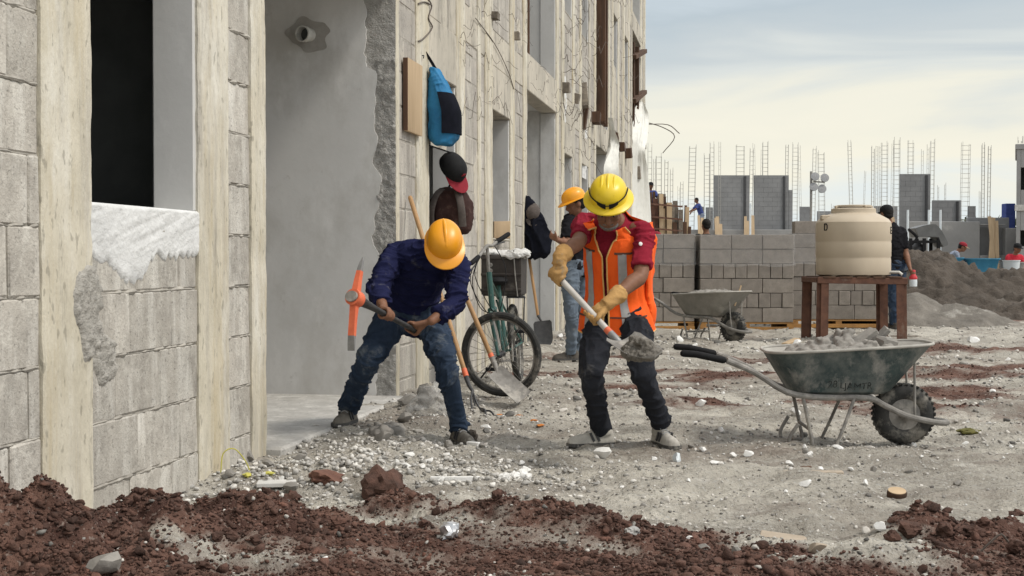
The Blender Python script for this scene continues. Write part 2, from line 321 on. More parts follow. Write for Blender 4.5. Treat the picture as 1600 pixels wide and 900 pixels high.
    def mesh(s, name, smooth=.6):
        me = bpy.data.meshes.new(name); me.from_pydata(s.v, [], s.f); me.validate()
        bm = bmesh.new(); bm.from_mesh(me); bmesh.ops.recalc_face_normals(bm, faces=bm.faces); bm.to_mesh(me); bm.free()
        if smooth: me.shade_smooth(); me.set_sharp_from_angle(angle=smooth)
        return me
    def build(s, name, mat, parent=None, world=True, smooth=.6, label=None, cat=None, group=None, kind=None, base=None):
        if parent is not None and world and ROOTM.get(parent.name):
            inv = ROOTM[parent.name].inverted(); s.v = [tuple(inv @ V(p)) for p in s.v]
        elif parent is None and world:
            A = np.array(s.v); b = V(base) if base else V((A[:, 0].mean(), A[:, 1].mean(), A[:, 2].min())); s.v = [tuple(V(p) - b) for p in s.v]
        o = link(name, s.mesh(name, smooth), mat, parent)
        if parent is None and world: o.location = b; ROOTM[o.name] = Matrix.Translation(b)
        return props(o, label, cat, group, kind)
def link(name, me, mat=None, parent=None):
    o = bpy.data.objects.new(name, me); COL.objects.link(o)
    if mat and not me.materials: me.materials.append(MATS[mat])
    if parent is not None:
        o.parent = parent
        if parent.name in ROOTM: ROOTM[o.name] = ROOTM[parent.name]
    return o
def copy_tree(o, parent=None):
    c = o.copy(); COL.objects.link(c); c.parent = parent
    for ch in list(o.children): copy_tree(ch, c)
    return c
def fuse(name, mb, voxel, mat, parent, smooth=4, disp=None, **kw):
    """one continuous surface: voxel union of overlapping lofts, smoothed, creased by disp(points)->offset along normal"""
    if parent is not None and ROOTM.get(parent.name): inv = ROOTM[parent.name].inverted()
    else: inv = Matrix.Identity(4)
    me = mb.mesh(name + '_src', None); t = bpy.data.objects.new('tmp', me); COL.objects.link(t)
    r = t.modifiers.new('r', 'REMESH'); r.mode = 'VOXEL'; r.voxel_size = voxel
    if smooth: sm = t.modifiers.new('s', 'SMOOTH'); sm.factor = .5; sm.iterations = smooth
    dg = bpy.context.evaluated_depsgraph_get(); ev = t.evaluated_get(dg); m2 = bpy.data.meshes.new_from_object(ev)
    bpy.data.objects.remove(t); bpy.data.meshes.remove(me); m2.name = name
    n = len(m2.vertices); P = np.empty(n * 3); m2.vertices.foreach_get('co', P); P = P.reshape(-1, 3)
    if disp is not None:
        Nn = np.empty(n * 3); m2.vertices.foreach_get('normal', Nn); P = P + Nn.reshape(-1, 3) * disp(P)[:, None]
    I = np.array(inv); P = P @ I[:3, :3].T + I[:3, 3]
    m2.vertices.foreach_set('co', P.ravel()); m2.update(); m2.shade_smooth()
    m2.materials.clear()
    return props(link(name, m2, mat, parent), **kw)
def fastmesh(name, verts, tris, rnd=None, smooth=True):
    me = bpy.data.meshes.new(name); nv, nf, k = len(verts), len(tris), tris.shape[1]
    me.vertices.add(nv); me.vertices.foreach_set('co', verts.astype(np.float32).ravel())
    me.loops.add(nf * k); me.loops.foreach_set('vertex_index', tris.astype(np.int32).ravel())
    me.polygons.add(nf); me.polygons.foreach_set('loop_start', np.arange(0, nf * k, k, dtype=np.int32)); me.polygons.foreach_set('loop_total', np.full(nf, k, np.int32))
    me.update(calc_edges=True); me.validate()
    if rnd is not None:
        for nm, arr in rnd.items():
            a = me.attributes.new(nm, 'FLOAT', 'POINT'); a.data.foreach_set('value', arr.astype(np.float32))
    if smooth: me.shade_smooth()
    return me
def ico(sub):
    bm = bmesh.new(); bmesh.ops.create_icosphere(bm, subdivisions=sub, radius=1); bm.verts.index_update()
    v = np.array([q.co for q in bm.verts]); f = np.array([[q.index for q in g.verts] for g in bm.faces]); bm.free(); return v, f
def rock_variants(sub, amp, k, seed, facet=False):
    v, f = ico(sub); out = []
    for i in range(k):
        n = fbm3(v * 1.1 + i * 9.1, 3, seed + i); w = v * (1 + amp * n[:, None] + (0 if facet else .16) * fbm3(v * 4.3 + i * 5.3, 3, seed + 40 + i)[:, None])
        if facet:     # cut by random planes: angular rubble
            for _ in range(7):
                d = RNG.normal(size=3); d /= np.linalg.norm(d); c = RNG.uniform(.45, .75); q = w @ d; w = w - np.outer(np.maximum(q - c, 0), d)
        out.append(w)
    return out, f
def scatter_mesh(name, X, Y, Z, SZ, variants, faces, flat=(.55, .95), flat_shade=False):
    n = len(X); nv = len(variants[0]); VA = np.stack(variants); pick = RNG.integers(0, len(variants), n)
    q = RNG.normal(size=(n, 4)); q /= np.linalg.norm(q, axis=1)[:, None]; a, b, c, d = q.T
    Rm = np.stack([1 - 2 * (c * c + d * d), 2 * (b * c - d * a), 2 * (b * d + c * a), 2 * (b * c + d * a), 1 - 2 * (b * b + d * d), 2 * (c * d - b * a), 2 * (b * d - c * a), 2 * (c * d + b * a), 1 - 2 * (b * b + c * c)], 1).reshape(n, 3, 3)
    P = np.einsum('nij,nvj->nvi', Rm, VA[pick] * RNG.uniform(.6, 1.15, (n, 1, 3)))
    P *= SZ[:, None, None]; P[:, :, 2] *= RNG.uniform(*flat, (n, 1))
    P += np.stack([X, Y, Z], 1)[:, None, :]
    T = (faces[None] + (np.arange(n) * nv)[:, None, None]).reshape(-1, 3)
    return fastmesh(name, P.reshape(-1, 3), T, {'rnd': np.repeat(RNG.random(n), nv)}, smooth=flat_shade)

# ------------------------------------------------------------------ the facade line (the long unfinished building stands along it)
FO = V((-2.4465, 0, 0)); FA = math.atan2(.98644, .16415); FD = V((.16415, .98644, 0)); FI = V((-.98644, .16415, 0))
def FU(Y): return Y / .98644
def fpx(px): return FU(5219. / (1155 - px))            # distance along the facade of a photograph column
def FAC(u, i, z): return FO + FD * u + FI * i + V((0, 0, z))
def fz(py, u): return 1 - (py - 405) * u * .98644 / F

# ------------------------------------------------------------------ ground
MOUNDS = [  # x, y, height, sx, sy : heaped red soil
    (-1.62, 4.25, .25, .34, .30), (-1.25, 4.65, .13, .28, .30), (-1.05, 5.15, .11, .22, .18), (-.80, 4.9, .09, .35, .3), (-.45, 5.35, .085, .2, .15),
    (-.12, 5.2, .085, .25, .16), (.2, 5.05, .07, .25, .16), (.55, 4.85, .055, .25, .18), (.80, 4.6, .04, .25, .16), (-1.3, 4.0, .1, .5, .3),
    (1.50, 5.05, .085, .12, .10), (1.75, 4.85, .05, .25, .14), (.55, 4.15, .05, .3, .12), (1.95, 4.5, .05, .3, .2)]
GREYM = [(1.05, 4.75, .05, .22, .14), (-.55, 6.9, .06, .45, .35), (-.75, 6.2, .05, .35, .3), (1.1, 4.35, .06, .3, .15), (-.6, 8.9, .05, .25, .4)]
REDB = [  # further red earth lying flat
    (1.7, 11.4, .9, .55), (.95, 12.2, .9, .5), (2.6, 8.9, .6, .45), (3.2, 10.2, .8, .7), (2.2, 9.6, .5, .35), (4.3, 9.3, .8, .4), (.1, 4.45, 1.0, .32), (-.6, 4.2, .7, .4), (.9, 4.2, .6, .3), (1.7, 4.4, .6, .3), (1.2, 10.6, .7, .3), (.2, 11.6, .5, .4), (3.9, 11.8, .9, .5), (2.9, 13.5, 1.0, .5), (1.4, 9.4, .6, .3), (3.6, 8.2, .7, .3), (4.6, 12.5, 1.2, .5), (.8, 13.8, .8, .4), (-.5, 4.75, .55, .32), (5.2, 15, 1.2, .8), (7.5, 22, 2, 1.2)]
def H(x, y, fine=True):
    x = np.atleast_1d(np.asarray(x, float)); y = np.atleast_1d(np.asarray(y, float))
    far = np.clip((y - 3) / 6, 0, 1)
    z = .018 * fbm2(x, y, .9, 3, 1) * (1 + far) + (.030 * fbm2(x * .55, y * 1.5, 1.9, 4, 3) if fine else 0)
    if fine: z = z + .022 * fbm2(x, y, 3.6, 4, 5) + .010 * fbm2(x, y, 15, 3, 9) + .008 * np.clip(fbm2(x, y, 7, 3, 13), 0, 1)
    hs = np.zeros_like(x); gs = np.zeros_like(x)
    for (a, b, h, sx, sy) in MOUNDS + GREYM:
        g = np.exp(-((x - a) / sx) ** 2 - ((y - b) / sy) ** 2); hs = hs + h * g; gs = gs + g
    z = z + hs
    if fine: z = z + hs * .34 * fbm2(x, y, 9, 3, 21) + .012 * np.minimum(1, gs * 2) * fbm2(x, y, 24, 2, 25)
    u = (x - FO.x) * FD.x + (y - FO.y) * FD.y; i = (x - FO.x) * FI.x + y * FI.y
    ins = np.clip((i - .02) / .25, 0, 1)          # the ground drops away under the building's floor
    z = z * (1 - ins) - .05 * ins
    return z
def H1(x, y): return float(H([x], [y])[0])
def on(px, py, dz=0.):
    """point on the real ground under a photograph pixel"""
    p = gnd(px, py)
    for _ in range(4): p = gnd(px, py, H1(p.x, p.y))
    p.z = H1(p.x, p.y) + dz; return p
def redness(x, y):
    m = np.zeros_like(x)
    for (a, b, h, sx, sy) in MOUNDS: m = np.maximum(m, 1.55 * np.exp(-((x - a) / (sx * 1.12)) ** 2 - ((y - b) / (sy * 1.15)) ** 2))
    for (a, b, sx, sy) in REDB: m = np.maximum(m, (1.0 if b < 5 else .98) * np.exp(-((x - a) / sx) ** 2 - ((y - b) / sy) ** 2))
    for (a, b, h, sx, sy) in GREYM: m = m - .8 * np.exp(-((x - a) / sx) ** 2 - ((y - b) / sy) ** 2)
    return m + .46 * fbm2(x * .7, y * 1.3, 3.4, 4, 31) * np.clip(m * 2.2, 0, 1)
rows = np.concatenate([[-40, -15, -4, 0, 1.5], 2.4 * np.exp(np.arange(0, math.log(70 / 2.4), .0048)), np.array([80, 95, 120, 160, 220, 320, 500, 900, 1800, 3800])])
cols = np.concatenate([[-40, -8, -2.5, -1.2], np.linspace(-.62, .72, 470), [1.3, 2.6, 8, 40]])
GX, GY = np.meshgrid(cols, rows); GXX = GX * (np.maximum(GY, 2.4) * .9 + 1.2)
fade = np.clip((150 - GY) / 60, 0, 1)
GZ = H(GXX, GY).reshape(GXX.shape) * np.where(GY > 90, 0, 1) - np.where(GY > 90, .02, 0)
nr, nc = GXX.shape; idx = np.arange(nr * nc).reshape(nr, nc)
quads = np.stack([idx[:-1, :-1], idx[:-1, 1:], idx[1:, 1:], idx[1:, :-1]], -1).reshape(-1, 4)
gm = fastmesh('ground', np.stack([GXX, GY, GZ], -1).reshape(-1, 3), quads, {'red': redness(GXX, GY).ravel()})
m = bpy.data.materials.new('site_ground'); m.use_nodes = True; nt = m.node_tree; N = nt.nodes; L = nt.links; b = N['Principled BSDF']
b.inputs['Roughness'].default_value = 1; b.inputs['Specular IOR Level'].default_value = .15
g = N.new('ShaderNodeNewGeometry'); at_ = N.new('ShaderNodeAttribute'); at_.attribute_name = 'red'
def nz_(sc, det=6, rg=.6):
    n = N.new('ShaderNodeTexNoise'); n.inputs['Scale'].default_value = sc; n.inputs['Detail'].default_value = det; n.inputs['Roughness'].default_value = rg; L.new(g.outputs['Position'], n.inputs['Vector']); return n.outputs[0]
def ramp_(v, a, b_, lo=0., hi=1.):
    r = N.new('ShaderNodeMapRange'); r.inputs['From Min'].default_value = a; r.inputs['From Max'].default_value = b_; r.inputs['To Min'].default_value = lo; r.inputs['To Max'].default_value = hi; L.new(v, r.inputs['Value']); return r.outputs[0]
def mix_(f, a, b_):
    x = N.new('ShaderNodeMix'); x.data_type = 'RGBA'; L.new(f, x.inputs[0])
    for k, c in ((6, a), (7, b_)):
        if isinstance(c, tuple): x.inputs[k].default_value = (*c, 1)
        else: L.new(c, x.inputs[k])
    return x.outputs[2]
def math_(op, a, b_):
    x = N.new('ShaderNodeMath'); x.operation = op
    for k, c in ((0, a), (1, b_)):
        if isinstance(c, float): x.inputs[k].default_value = c
        else: L.new(c, x.inputs[k])
    return x.outputs[0]
mpg = N.new('ShaderNodeMapping'); mpg.inputs['Scale'].default_value = (.5, 1.5, 1); L.new(g.outputs['Position'], mpg.inputs[0])
def ns_(sc, det=8, rg=.66):
    n = N.new('ShaderNodeTexNoise'); n.inputs['Scale'].default_value = sc; n.inputs['Detail'].default_value = det; n.inputs['Roughness'].default_value = rg; L.new(mpg.outputs[0], n.inputs['Vector']); return n.outputs[0]
grey = mix_(ramp_(ns_(1.6), .36, .60), (.30, .275, .238), (.56, .525, .455))
grey = mix_(ramp_(ns_(4.2), .56, .70), grey, (.22, .197, .17))
grey = mix_(ramp_(ns_(5.5), .58, .70), grey, (.62, .59, .53))
grey = mix_(ramp_(nz_(30, 4), .52, .66, 0., .7), grey, (.30, .28, .245))
grey = mix_(ramp_(nz_(55, 2), .60, .66), grey, (.47, .455, .42))
grey = mix_(ramp_(nz_(48, 2), .36, .30), grey, (.15, .135, .115))
grey = mix_(ramp_(nz_(.8, 7, .7), .50, .66, 0., .75), grey, (.215, .175, .145))
redc = mix_(ramp_(nz_(5), .35, .65), (.080, .043, .034), (.20, .115, .088))
redc = mix_(ramp_(nz_(60, 2), .60, .67), redc, (.26, .20, .17))
fac = ramp_(math_('ADD', at_.outputs['Fac'], math_('MULTIPLY', math_('SUBTRACT', nz_(7, 6, .7), .5), 1.3)), .28, .80)
L.new(mix_(fac, grey, redc), b.inputs['Base Color'])
bp = N.new('ShaderNodeBump'); bp.inputs['Strength'].default_value = 1; bp.inputs['Distance'].default_value = .03; L.new(math_('ADD', nz_(38, 5, .7), nz_(9, 5, .6)), bp.inputs['Height']); L.new(bp.outputs[0], b.inputs['Normal'])
gm.materials.append(m); props(link('ground', gm), kind='structure')
# ------------------------------------------------------------------ the long unfinished building
bld = thing('unfinished_building', 'long three storey grey block building with raw concrete columns and empty openings', 'building', FO, FA)
OPEN = [(5.142, 6.16, 'w'), (7.03, 9.70, 'e'), (10.72, 11.78, 'w'), (13.49, 14.54, 'w'), (15.67, 18.18, 'e'), (19.0, 19.95, 'w'), (21.1, 22.1, 'w'),
        (23.2, 25.4, 'e'), (26.4, 27.35, 'w'), (28.95, 29.95, 'w'), (31.0, 33.6, 'e')]
OPEN = [(FU(a), FU(b), t) for a, b, t in OPEN]; UEND = FU(35.3); UST = FU(1.2)
ST = 3.27; SILL, HEAD, EH = 1.19, 2.48, 2.94; CO = .247; BW = .415; TH = .20
def lbox(name, u0, u1, y0, y1, z0, z1, mat, bev=.008, parent=None, jit=0., smooth=.6):
    mb = MB().box(((u0 + u1) / 2, (y0 + y1) / 2, (z0 + z1) / 2), (u1 - u0, y1 - y0, z1 - z0), None, bev, jit)
    return mb.build(name, mat, parent or bld, world=False, smooth=smooth)
BM = {}; BLOCKS = []
def blockmesh(wd, ht, mat):
    k = (round(wd, 2), round(ht, 2), mat, random.randint(0, 2))
    if k not in BM:
        me = MB().box((0, .03, 0), (max(.03, k[0] - .009), .06, max(.03, k[1] - .009)), None, .006, .0028).mesh('block', .5); me.materials.append(MATS[mat]); BM[k] = me
    return BM[k]
def fill_blocks(u0, u1, z0, z1, mat, y=0., ph=0):
    """core of mortar with separate blocks standing proud of it"""
    lbox('wall_core', u0, u1, y + (.007 if mat == 'block' else .004), y + TH - .01, z0, z1, 'mortar', 0)
    z = z0; i = ph
    while z < z1 - .03:
        h = min(CO, z1 - z); u = u0 - (0, BW * .5, BW * .18)[i % 3 if u1 - u0 > .6 else 0]
        while u < u1 - .02:
            a, b = max(u, u0), min(u + BW, u1)
            if b - a > .045: BLOCKS.append((a, b, z, z + h, y, mat))
            u += BW
        if mat == 'block' and z > z0 + .01 and u1 < FU(7.1):      # mortar squeezed out of the bed joint
            n = max(4, int((u1 - u0) / .018)); nn = fbm3(np.stack([np.linspace(u0, u1, n) * 22, np.full(n, z * 9), np.full(n, 4.)], 1), 3, 44)
            MB().tube([(V((u0 + .01 + (u1 - u0 - .02) * q / (n - 1), y + .004, z + .003 * nn[q - 1])), max(.0012, .0055 + .008 * nn[q])) for q in range(n)], n=6).build('mortar_bead', 'mortar', bld, world=False)
        z += h; i += 1
def column(u0, u1, z0, z1, mat, y=-.014, seg=True):
    n = max(2, int((z1 - z0) / .045)); rings = []     # cast in place: edges wander a little
    zz_ = np.linspace(z0, z1, n + 1); E_ = {s: .006 * fbm3(np.stack([np.full(n + 1, u0 * 3 + s), zz_ * 8., np.full(n + 1, 1.7 * s)], 1), 3, 3) for s in (1, 2, 3)}
    for k in range(n + 1):
        z = z0 + (z1 - z0) * k / n; a, b = u0 + E_[1][k], u1 + E_[2][k]; f = y + E_[3][k] * .5
        rings.append([V((a, f + .006, z)), V((a + .008, f, z)), V((b - .008, f, z)), V((b, f + .006, z)), V((b, TH, z)), V((a, TH, z))])
    return MB().loft(rings).build('column', mat, bld, world=False, smooth=.5)
for st in range(3):
    zb = st * ST; near = st == 0
    edges = [UST] + [e for o in OPEN for e in o[:2]] + [UEND]
    for k in range(0, len(edges), 2):
        u0, u1 = edges[k], edges[k + 1]; bm_ = 'block' if u1 < FU(7.1) else 'facade_block'; cm = 'cream'
        if u1 < FU(5.2): cols_ = [(u0, u0 + .3), (FU(4.775), u1)]
        elif u1 < FU(7.1): cols_ = [(u0, FU(6.52)), (FU(6.83), u1)]
        elif abs(u0 - FU(9.70)) < .01: cols_ = [(u0, u0 + .09), (FU(10.32), u1)]
        elif u1 - u0 > 1.4: cols_ = [(u0, u0 + .36), (u0 + .98, u0 + 1.12), (u1 - .38, u1)]
        else: cols_ = [(u0, u0 + .27), (u1 - .27, u1)]
        for a, b in cols_: column(a, b, zb - (.12 if near else 0), zb + ST, cm if random.random() < .75 else 'wash')
        for (a, b), (c, d) in zip(cols_[:-1], cols_[1:]):
            if c - b > .06: fill_blocks(b, c, zb - (.12 if near else 0), zb + EH, bm_, ph=k)
            if c - b > .06: lbox('floor_beam', b, c, -.004, TH, zb + EH, zb + ST, 'wash')
    for a, b, t in OPEN:
        if t == 'w':
            fill_blocks(a, b, zb - (.12 if near else 0), zb + SILL - .0, 'block' if b < FU(7.1) else 'facade_block', ph=2)
            lbox('lintel', a, b, -.010, TH, zb + HEAD, zb + EH - .02, 'wash')
            lbox('floor_beam', a, b, -.004, TH, zb + EH - .02, zb + ST, 'wash')
            lbox('sill', a, b, -.004, TH + .01, zb + SILL, zb + SILL + .022, 'white_plaster' if b < FU(7) else 'wash')
            lbox('reveal_plaster', b - .012, b + .02, .004, TH + .005, zb + SILL + .022, zb + HEAD, 'plaster')   # jamb rendered smooth
            lbox('reveal_plaster', a - .02, a + .012, .004, TH + .005, zb + SILL + .022, zb + HEAD, 'plaster')
        else:
            lbox('lintel', a, b, -.016, TH, zb + EH, zb + ST + .10, 'wash')
            lbox('ceiling_slab', a, b, TH, 4.0, zb + EH + .02, zb + ST, 'plaster', 0)
            if abs(b - FU(9.7)) > .1 or st: lbox('reveal_plaster', b - .012, b + .02, .004, TH + .01, zb + (.11 if st else -.1), zb + EH, 'plaster')
            for e, s in ((a, -1), (b, 1)):      # cross walls beside the entry
                lbox('cross_wall', min(e, e + s * .15), max(e, e + s * .15), TH, 4.0, zb - (.12 if near else 0), zb + ST, 'plaster' if abs(b - FU(9.7)) > .1 or s < 0 else 'wash', 0)
lbox('back_wall', UST, UEND, 4.0, 4.2, -.12, 3 * ST, 'interior_shade', 0)
for st in (1, 2, 3): lbox('floor_slab', UST + .01, UEND - .01, TH, 4.0, st * ST - .22, st * ST + .02, 'interior_shade', 0)
lbox('room_floor', UST, UEND, TH, 4, -.14, -.02, 'interior_shade', 0)
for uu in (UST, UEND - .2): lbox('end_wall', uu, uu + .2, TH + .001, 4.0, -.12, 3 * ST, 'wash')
for (a, b) in ((FU(4.2), FU(4.3)), (FU(6.6), FU(6.7))): lbox('partition', a, b, TH + .1, 3.99, -.1, ST - .3, 'interior_shade', 0)
lbox('parapet', UST, UEND, -.03, .2, 3 * ST + .1, 3 * ST + .6, 'wash')
# blocks: the nearest 300 each an object, the rest one part
BLOCKS.sort(key=lambda q: (q[2] > 3.3) * 6 + q[0])
for (a, b, z, z2, y, mt) in BLOCKS[:300]:
    o = link('block', blockmesh(b - a, z2 - z, mt), None, bld); o.location = ((a + b) / 2, y + random.uniform(-.004, .004), (z + z2) / 2)
    o.rotation_euler = (random.uniform(-.006, .006), random.uniform(-.004, .004), random.uniform(-.006, .006))
mb = MB()
for (a, b, z, z2, y, mt) in BLOCKS[300:]: mb.box(((a + b) / 2, y + .03 + random.uniform(-.004, .004), (z + z2) / 2), (b - a - .011, .06, z2 - z - .011), None, .006)
mb.build('far_blocks', 'facade_block', bld, world=False, smooth=.5, kind='stuff')
# entry floor
lbox('entry_floor', FU(7.03), FU(9.70), -.10, 4, -.12, .03, 'slab', .015)
# ragged plaster coat on the cross wall that faces the street
def rag(n, a, b, base, amp, sc, seed): return [(base + amp * float(fbm3(np.array([[sc * t, seed, .5]]), 4, seed)[0]), a + (b - a) * t) for t in np.linspace(0, 1, n)]
u97 = FU(9.70)
pts = []
for t in np.linspace(0, 1, 90):
    z = .02 + 2.9 * t; bse = .125 + (.09 if z > 2.35 else 0) + .05 * max(0, (z - 1.6)) * (z < 2.35)
    pts.append((bse + .035 * float(fbm3(np.array([[z * 7, 3.3, .1]]), 4, 4)[0]), z))
poly = pts + [(3.98, 2.93), (3.98, .02)]
MB().prism(poly, lambda a, b, d: V((u97 - .002 - d, a, b)), .014).build('plaster_coat', 'plaster', bld, world=False, smooth=None)
# rough broken strip along the corner
ny, nz2 = 26, 240; yy, zz = np.meshgrid(np.linspace(-.01, .30, ny), np.linspace(-.02, 2.95, nz2))
P = np.stack([yy.ravel(), zz.ravel(), np.zeros(yy.size)], 1)
dd = .010 * np.abs(fbm3(P * 32, 4, 8)) + .010 * np.clip(fbm3(P * 9, 3, 12), 0, 1)
dd = dd * np.where(P[:, 1] > 2.42, .25, 1) * np.clip((.15 - P[:, 0]) / .03, .25, 1)
vv = np.stack([u97 - .004 - dd, P[:, 0], P[:, 1]], 1); ii = np.arange(ny * nz2).reshape(nz2, ny)
qd = np.stack([ii[:-1, :-1], ii[:-1, 1:], ii[1:, 1:], ii[1:, :-1]], -1).reshape(-1, 4)
link('broken_corner', fastmesh('broken_corner', vv, qd), 'rough_concrete', bld)
# pvc pipe end in a darker mortar patch
pc = V((u97 - .016, .62, 2.60))
poly = [(pc.y + (.14 + .02 * math.sin(a * 3 + 1) + .012 * math.sin(a * 7)) * math.cos(a) * 1.1, pc.z + (.12 + .02 * math.sin(a * 2) + .012 * math.sin(a * 5 + 2)) * math.sin(a)) for a in np.linspace(0, 2 * math.pi, 50)[:-1]]
MB().prism(poly, lambda a, b, d: V((u97 - .016 - d, a, b)), .004).build('mortar_patch', 'plaster_wet', bld, world=False, smooth=None)
rotp = frame((-1, .25, -.05))
pp = MB(); pp.lathe([(.048, -.02), (.048, .05), (.056, .052), (.058, .10), (.050, .102), (.049, .03), (.0, .03)], pc, rotp, 24, cap=False); pp.build('drain_pipe', 'pvc', bld, world=False)
MB().lathe([(.0005, .031), (.0485, .031), (.0485, .034), (.0005, .034)], pc, rotp, 20).build('bore_shade', 'interior_shade', bld, world=False)  # disc in the pipe mouth, coloured dark as the shade inside the pipe
# white plaster skirt under the near window, ragged below
a0, a1 = FU(5.13), FU(6.20); pts = []
for t in np.linspace(0, 1, 120): pts.append((a0 + (a1 - a0) * t, SILL - .17 - .10 * math.exp(-((t - .33) / .16) ** 2) - .02 * t + .022 * float(fbm3(np.array([[t * 9, 2.2, 0]]), 4, 6)[0]) + .016 * float(fbm3(np.array([[t * 40, 5.2, 0]]), 3, 8)[0])))
poly = [(a1, SILL + .024), (a0, SILL + .024)] + pts
nu, nz3 = 120, 44; bot = np.interp(np.linspace(a0, a1, nu), [q[0] for q in pts], [q[1] for q in pts]); ug, tg = np.meshgrid(np.linspace(a0, a1, nu), np.linspace(0, 1, nz3)); zg = bot[None] + (SILL + .026 - bot[None]) * tg
Pg = np.stack([ug.ravel() * 9 + zg.ravel() * 7, zg.ravel() * 26 - ug.ravel() * 6, np.full(ug.size, .3)], 1); hg = .002 + .005 * np.abs(vn3(Pg * np.array([.22, .6, 1]), 61)) + .0022 * np.abs(vn3(Pg * np.array([.5, 1.5, 1]), 63)) + .0004 * fbm3(Pg * 2.6, 2, 65); eg = np.clip(tg.ravel() * 9, 0, 1) ** .5 * np.clip((1 - tg.ravel()) * 16 + .35, 0, 1) * np.clip((ug.ravel() - a0) * 60 + .2, 0, 1) * np.clip((a1 - ug.ravel()) * 60 + .2, 0, 1)
vg = np.stack([ug.ravel(), .004 - .0085 * eg - np.maximum(hg, 0) * eg, zg.ravel()], 1); ig = np.arange(nu * nz3).reshape(nz3, nu); link('plaster_skirt', fastmesh('plaster_skirt', vg, np.stack([ig[:-1, :-1], ig[:-1, 1:], ig[1:, 1:], ig[1:, :-1]], -1).reshape(-1, 4)), 'white_plaster', bld)
def crust(name, uc, zc, ru, rz, amp, mat, seed, y0=.002):
    n = 40; a, b = np.meshgrid(np.linspace(-1, 1, n), np.linspace(-1, 1, n)); P = np.stack([a.ravel() * ru, b.ravel() * rz, np.full(n * n, seed * 1.)], 1)
    rr = np.sqrt(a.ravel() ** 2 + b.ravel() ** 2); edge = .72 + .22 * fbm3(P * 9, 3, seed)
    hgt = np.clip((edge - rr) * 6, -1, 1); d = np.where(hgt > 0, np.minimum(hgt, .7) * amp * (.6 + .9 * np.abs(fbm3(P * 34, 4, seed + 2))), hgt * .02)
    vv = np.stack([uc + P[:, 0], y0 - d, zc + P[:, 1]], 1); ii = np.arange(n * n).reshape(n, n)
    link(name, fastmesh(name, vv, np.stack([ii[:-1, :-1], ii[:-1, 1:], ii[1:, 1:], ii[1:, :-1]], -1).reshape(-1, 4)), mat, bld)
crust('mortar_splash', FU(5.10), .82, .16, .26, .024, 'splash', 3, -.010)
crust('mortar_splash', FU(5.24), .64, .15, .16, .02, 'splash', 5, .0)
for k, (px, py, ru, rz, mt) in enumerate([(700, 60, .45, .30, 'wash'), (690, 180, .30, .28, 'wash'), (760, 50, .3, .3, 'wash'), (738, 30, .2, .35, 'wash'), (800, 120, .25, .3, 'wash'), (882, 160, .35, .5, 'white_plaster'),
                                          (915, 230, .3, .5, 'white_plaster'), (812, 60, .25, .3, 'wash'), (745, 300, .2, .5, 'wash'), (960, 150, .5, .6, 'wash'), (905, 90, .5, .6, 'wash')]):
    u = fpx(px); crust('mortar_smear', u, fz(py, u), ru, rz, .010, mt, 20 + k)
# bent tie wires left by the shuttering, wedges of wood on the wall
WM = []
for k in range(8):
    p = [V((0, .02, 0)), V((0, -.03, 0))]
    for j in range(random.randint(2, 4)): p.append(p[-1] + V((random.uniform(-.13, .13), random.uniform(-.05, .02), random.uniform(-.16, .08))))
    for q in p[1:]: q.y = min(q.y, -.03)
    me = MB().tube(p, .0030, n=5, sub=2).mesh('tie_wire'); me.materials.append(MATS['wire']); WM.append(me)
def solid(u, z):
    zz_ = z % ST
    for a, b, t in OPEN:
        if a - .05 < u < b + .05 and ((t == 'w' and SILL < zz_ < HEAD) or (t == 'e' and .1 < zz_ < EH)): return False
    return True
k = 0
while k < 150:
    px = random.choice([random.uniform(700, 860), random.uniform(860, 1003), random.uniform(860, 1003)]); py = random.uniform(-5, 260) if px > 800 else random.uniform(-5, 190)
    u = fpx(px); z = fz(py, u)
    if z < 2.2 or not solid(u, z): continue
    o = link('tie_wire', random.choice(WM), None, bld); o.location = (u, -.005, z); s = random.uniform(.5, 1.0) * (.8 if px < 860 else 1.5); o.scale = (s, s, s); o.rotation_euler = (0, random.uniform(-3, 3), 0); k += 1
for px in (768, 775, 783, 790, 826, 838, 850, 862, 879, 883, 887, 891):
    u = fpx(px); o = link('tie_wire', WM[k % 8], None, bld); k += 1; z = (2.56 if not 820 < px < 866 else 3.04)
    o.location = (u, -.012, z); o.scale = (.5, .6, .6)
for px, py, s, mt in [(768, 27, (.20, .12, .09), 'wood_grey'), (803, 58, (.14, .10, .12), 'wood_grey'), (878, 138, (.25, .16, .22), 'wood_grey'), (897, 155, (.2, .12, .2), 'wood_grey'), (909, 150, (.16, .14, .55), 'wood_grey'),
                      (911, 185, (.2, .1, .5), 'wood_dark'), (925, 185, (.3, .2, .25), 'wood_dark'), (957, 218, (.4, .16, .25), 'wood_dark'), (966, 230, (.4, .2, .25), 'wood_dark'), (977, 240, (.5, .2, .3), 'wood_dark'), (997, 222, (.8, .25, .5), 'wood_grey'), (992, 270, (.6, .2, .4), 'wood_grey')]:
    u = fpx(px); z = fz(py, u); s = tuple(q * .72 for q in s); MB().box((u, -s[1] / 2 + .01, z), s, Matrix.Rotation(random.uniform(-.35, .35), 3, 'Y') @ Matrix.Rotation(random.uniform(-.2, .2), 3, 'X'), .006, .008).build('formwork_wedge', mt, bld, world=False)
def cable(pts, r=.006, mat='wire', name='loose_cable'):
    MB().tube([V(p) for p in pts], r, n=6, sub=4).build(name, mat, bld, world=False)
def fp(px, py, off=-.02): u = fpx(px); return (u, off, fz(py, u))
cable([fp(666, 0), fp(671, 12), fp(666, 30), fp(672, 45), fp(658, 62), fp(650, 66)]); cable([fp(671, 10), fp(660, 5), fp(650, 8)]); cable([fp(740, 30), fp(770, 70), fp(790, 110), fp(800, 140)], .0045)
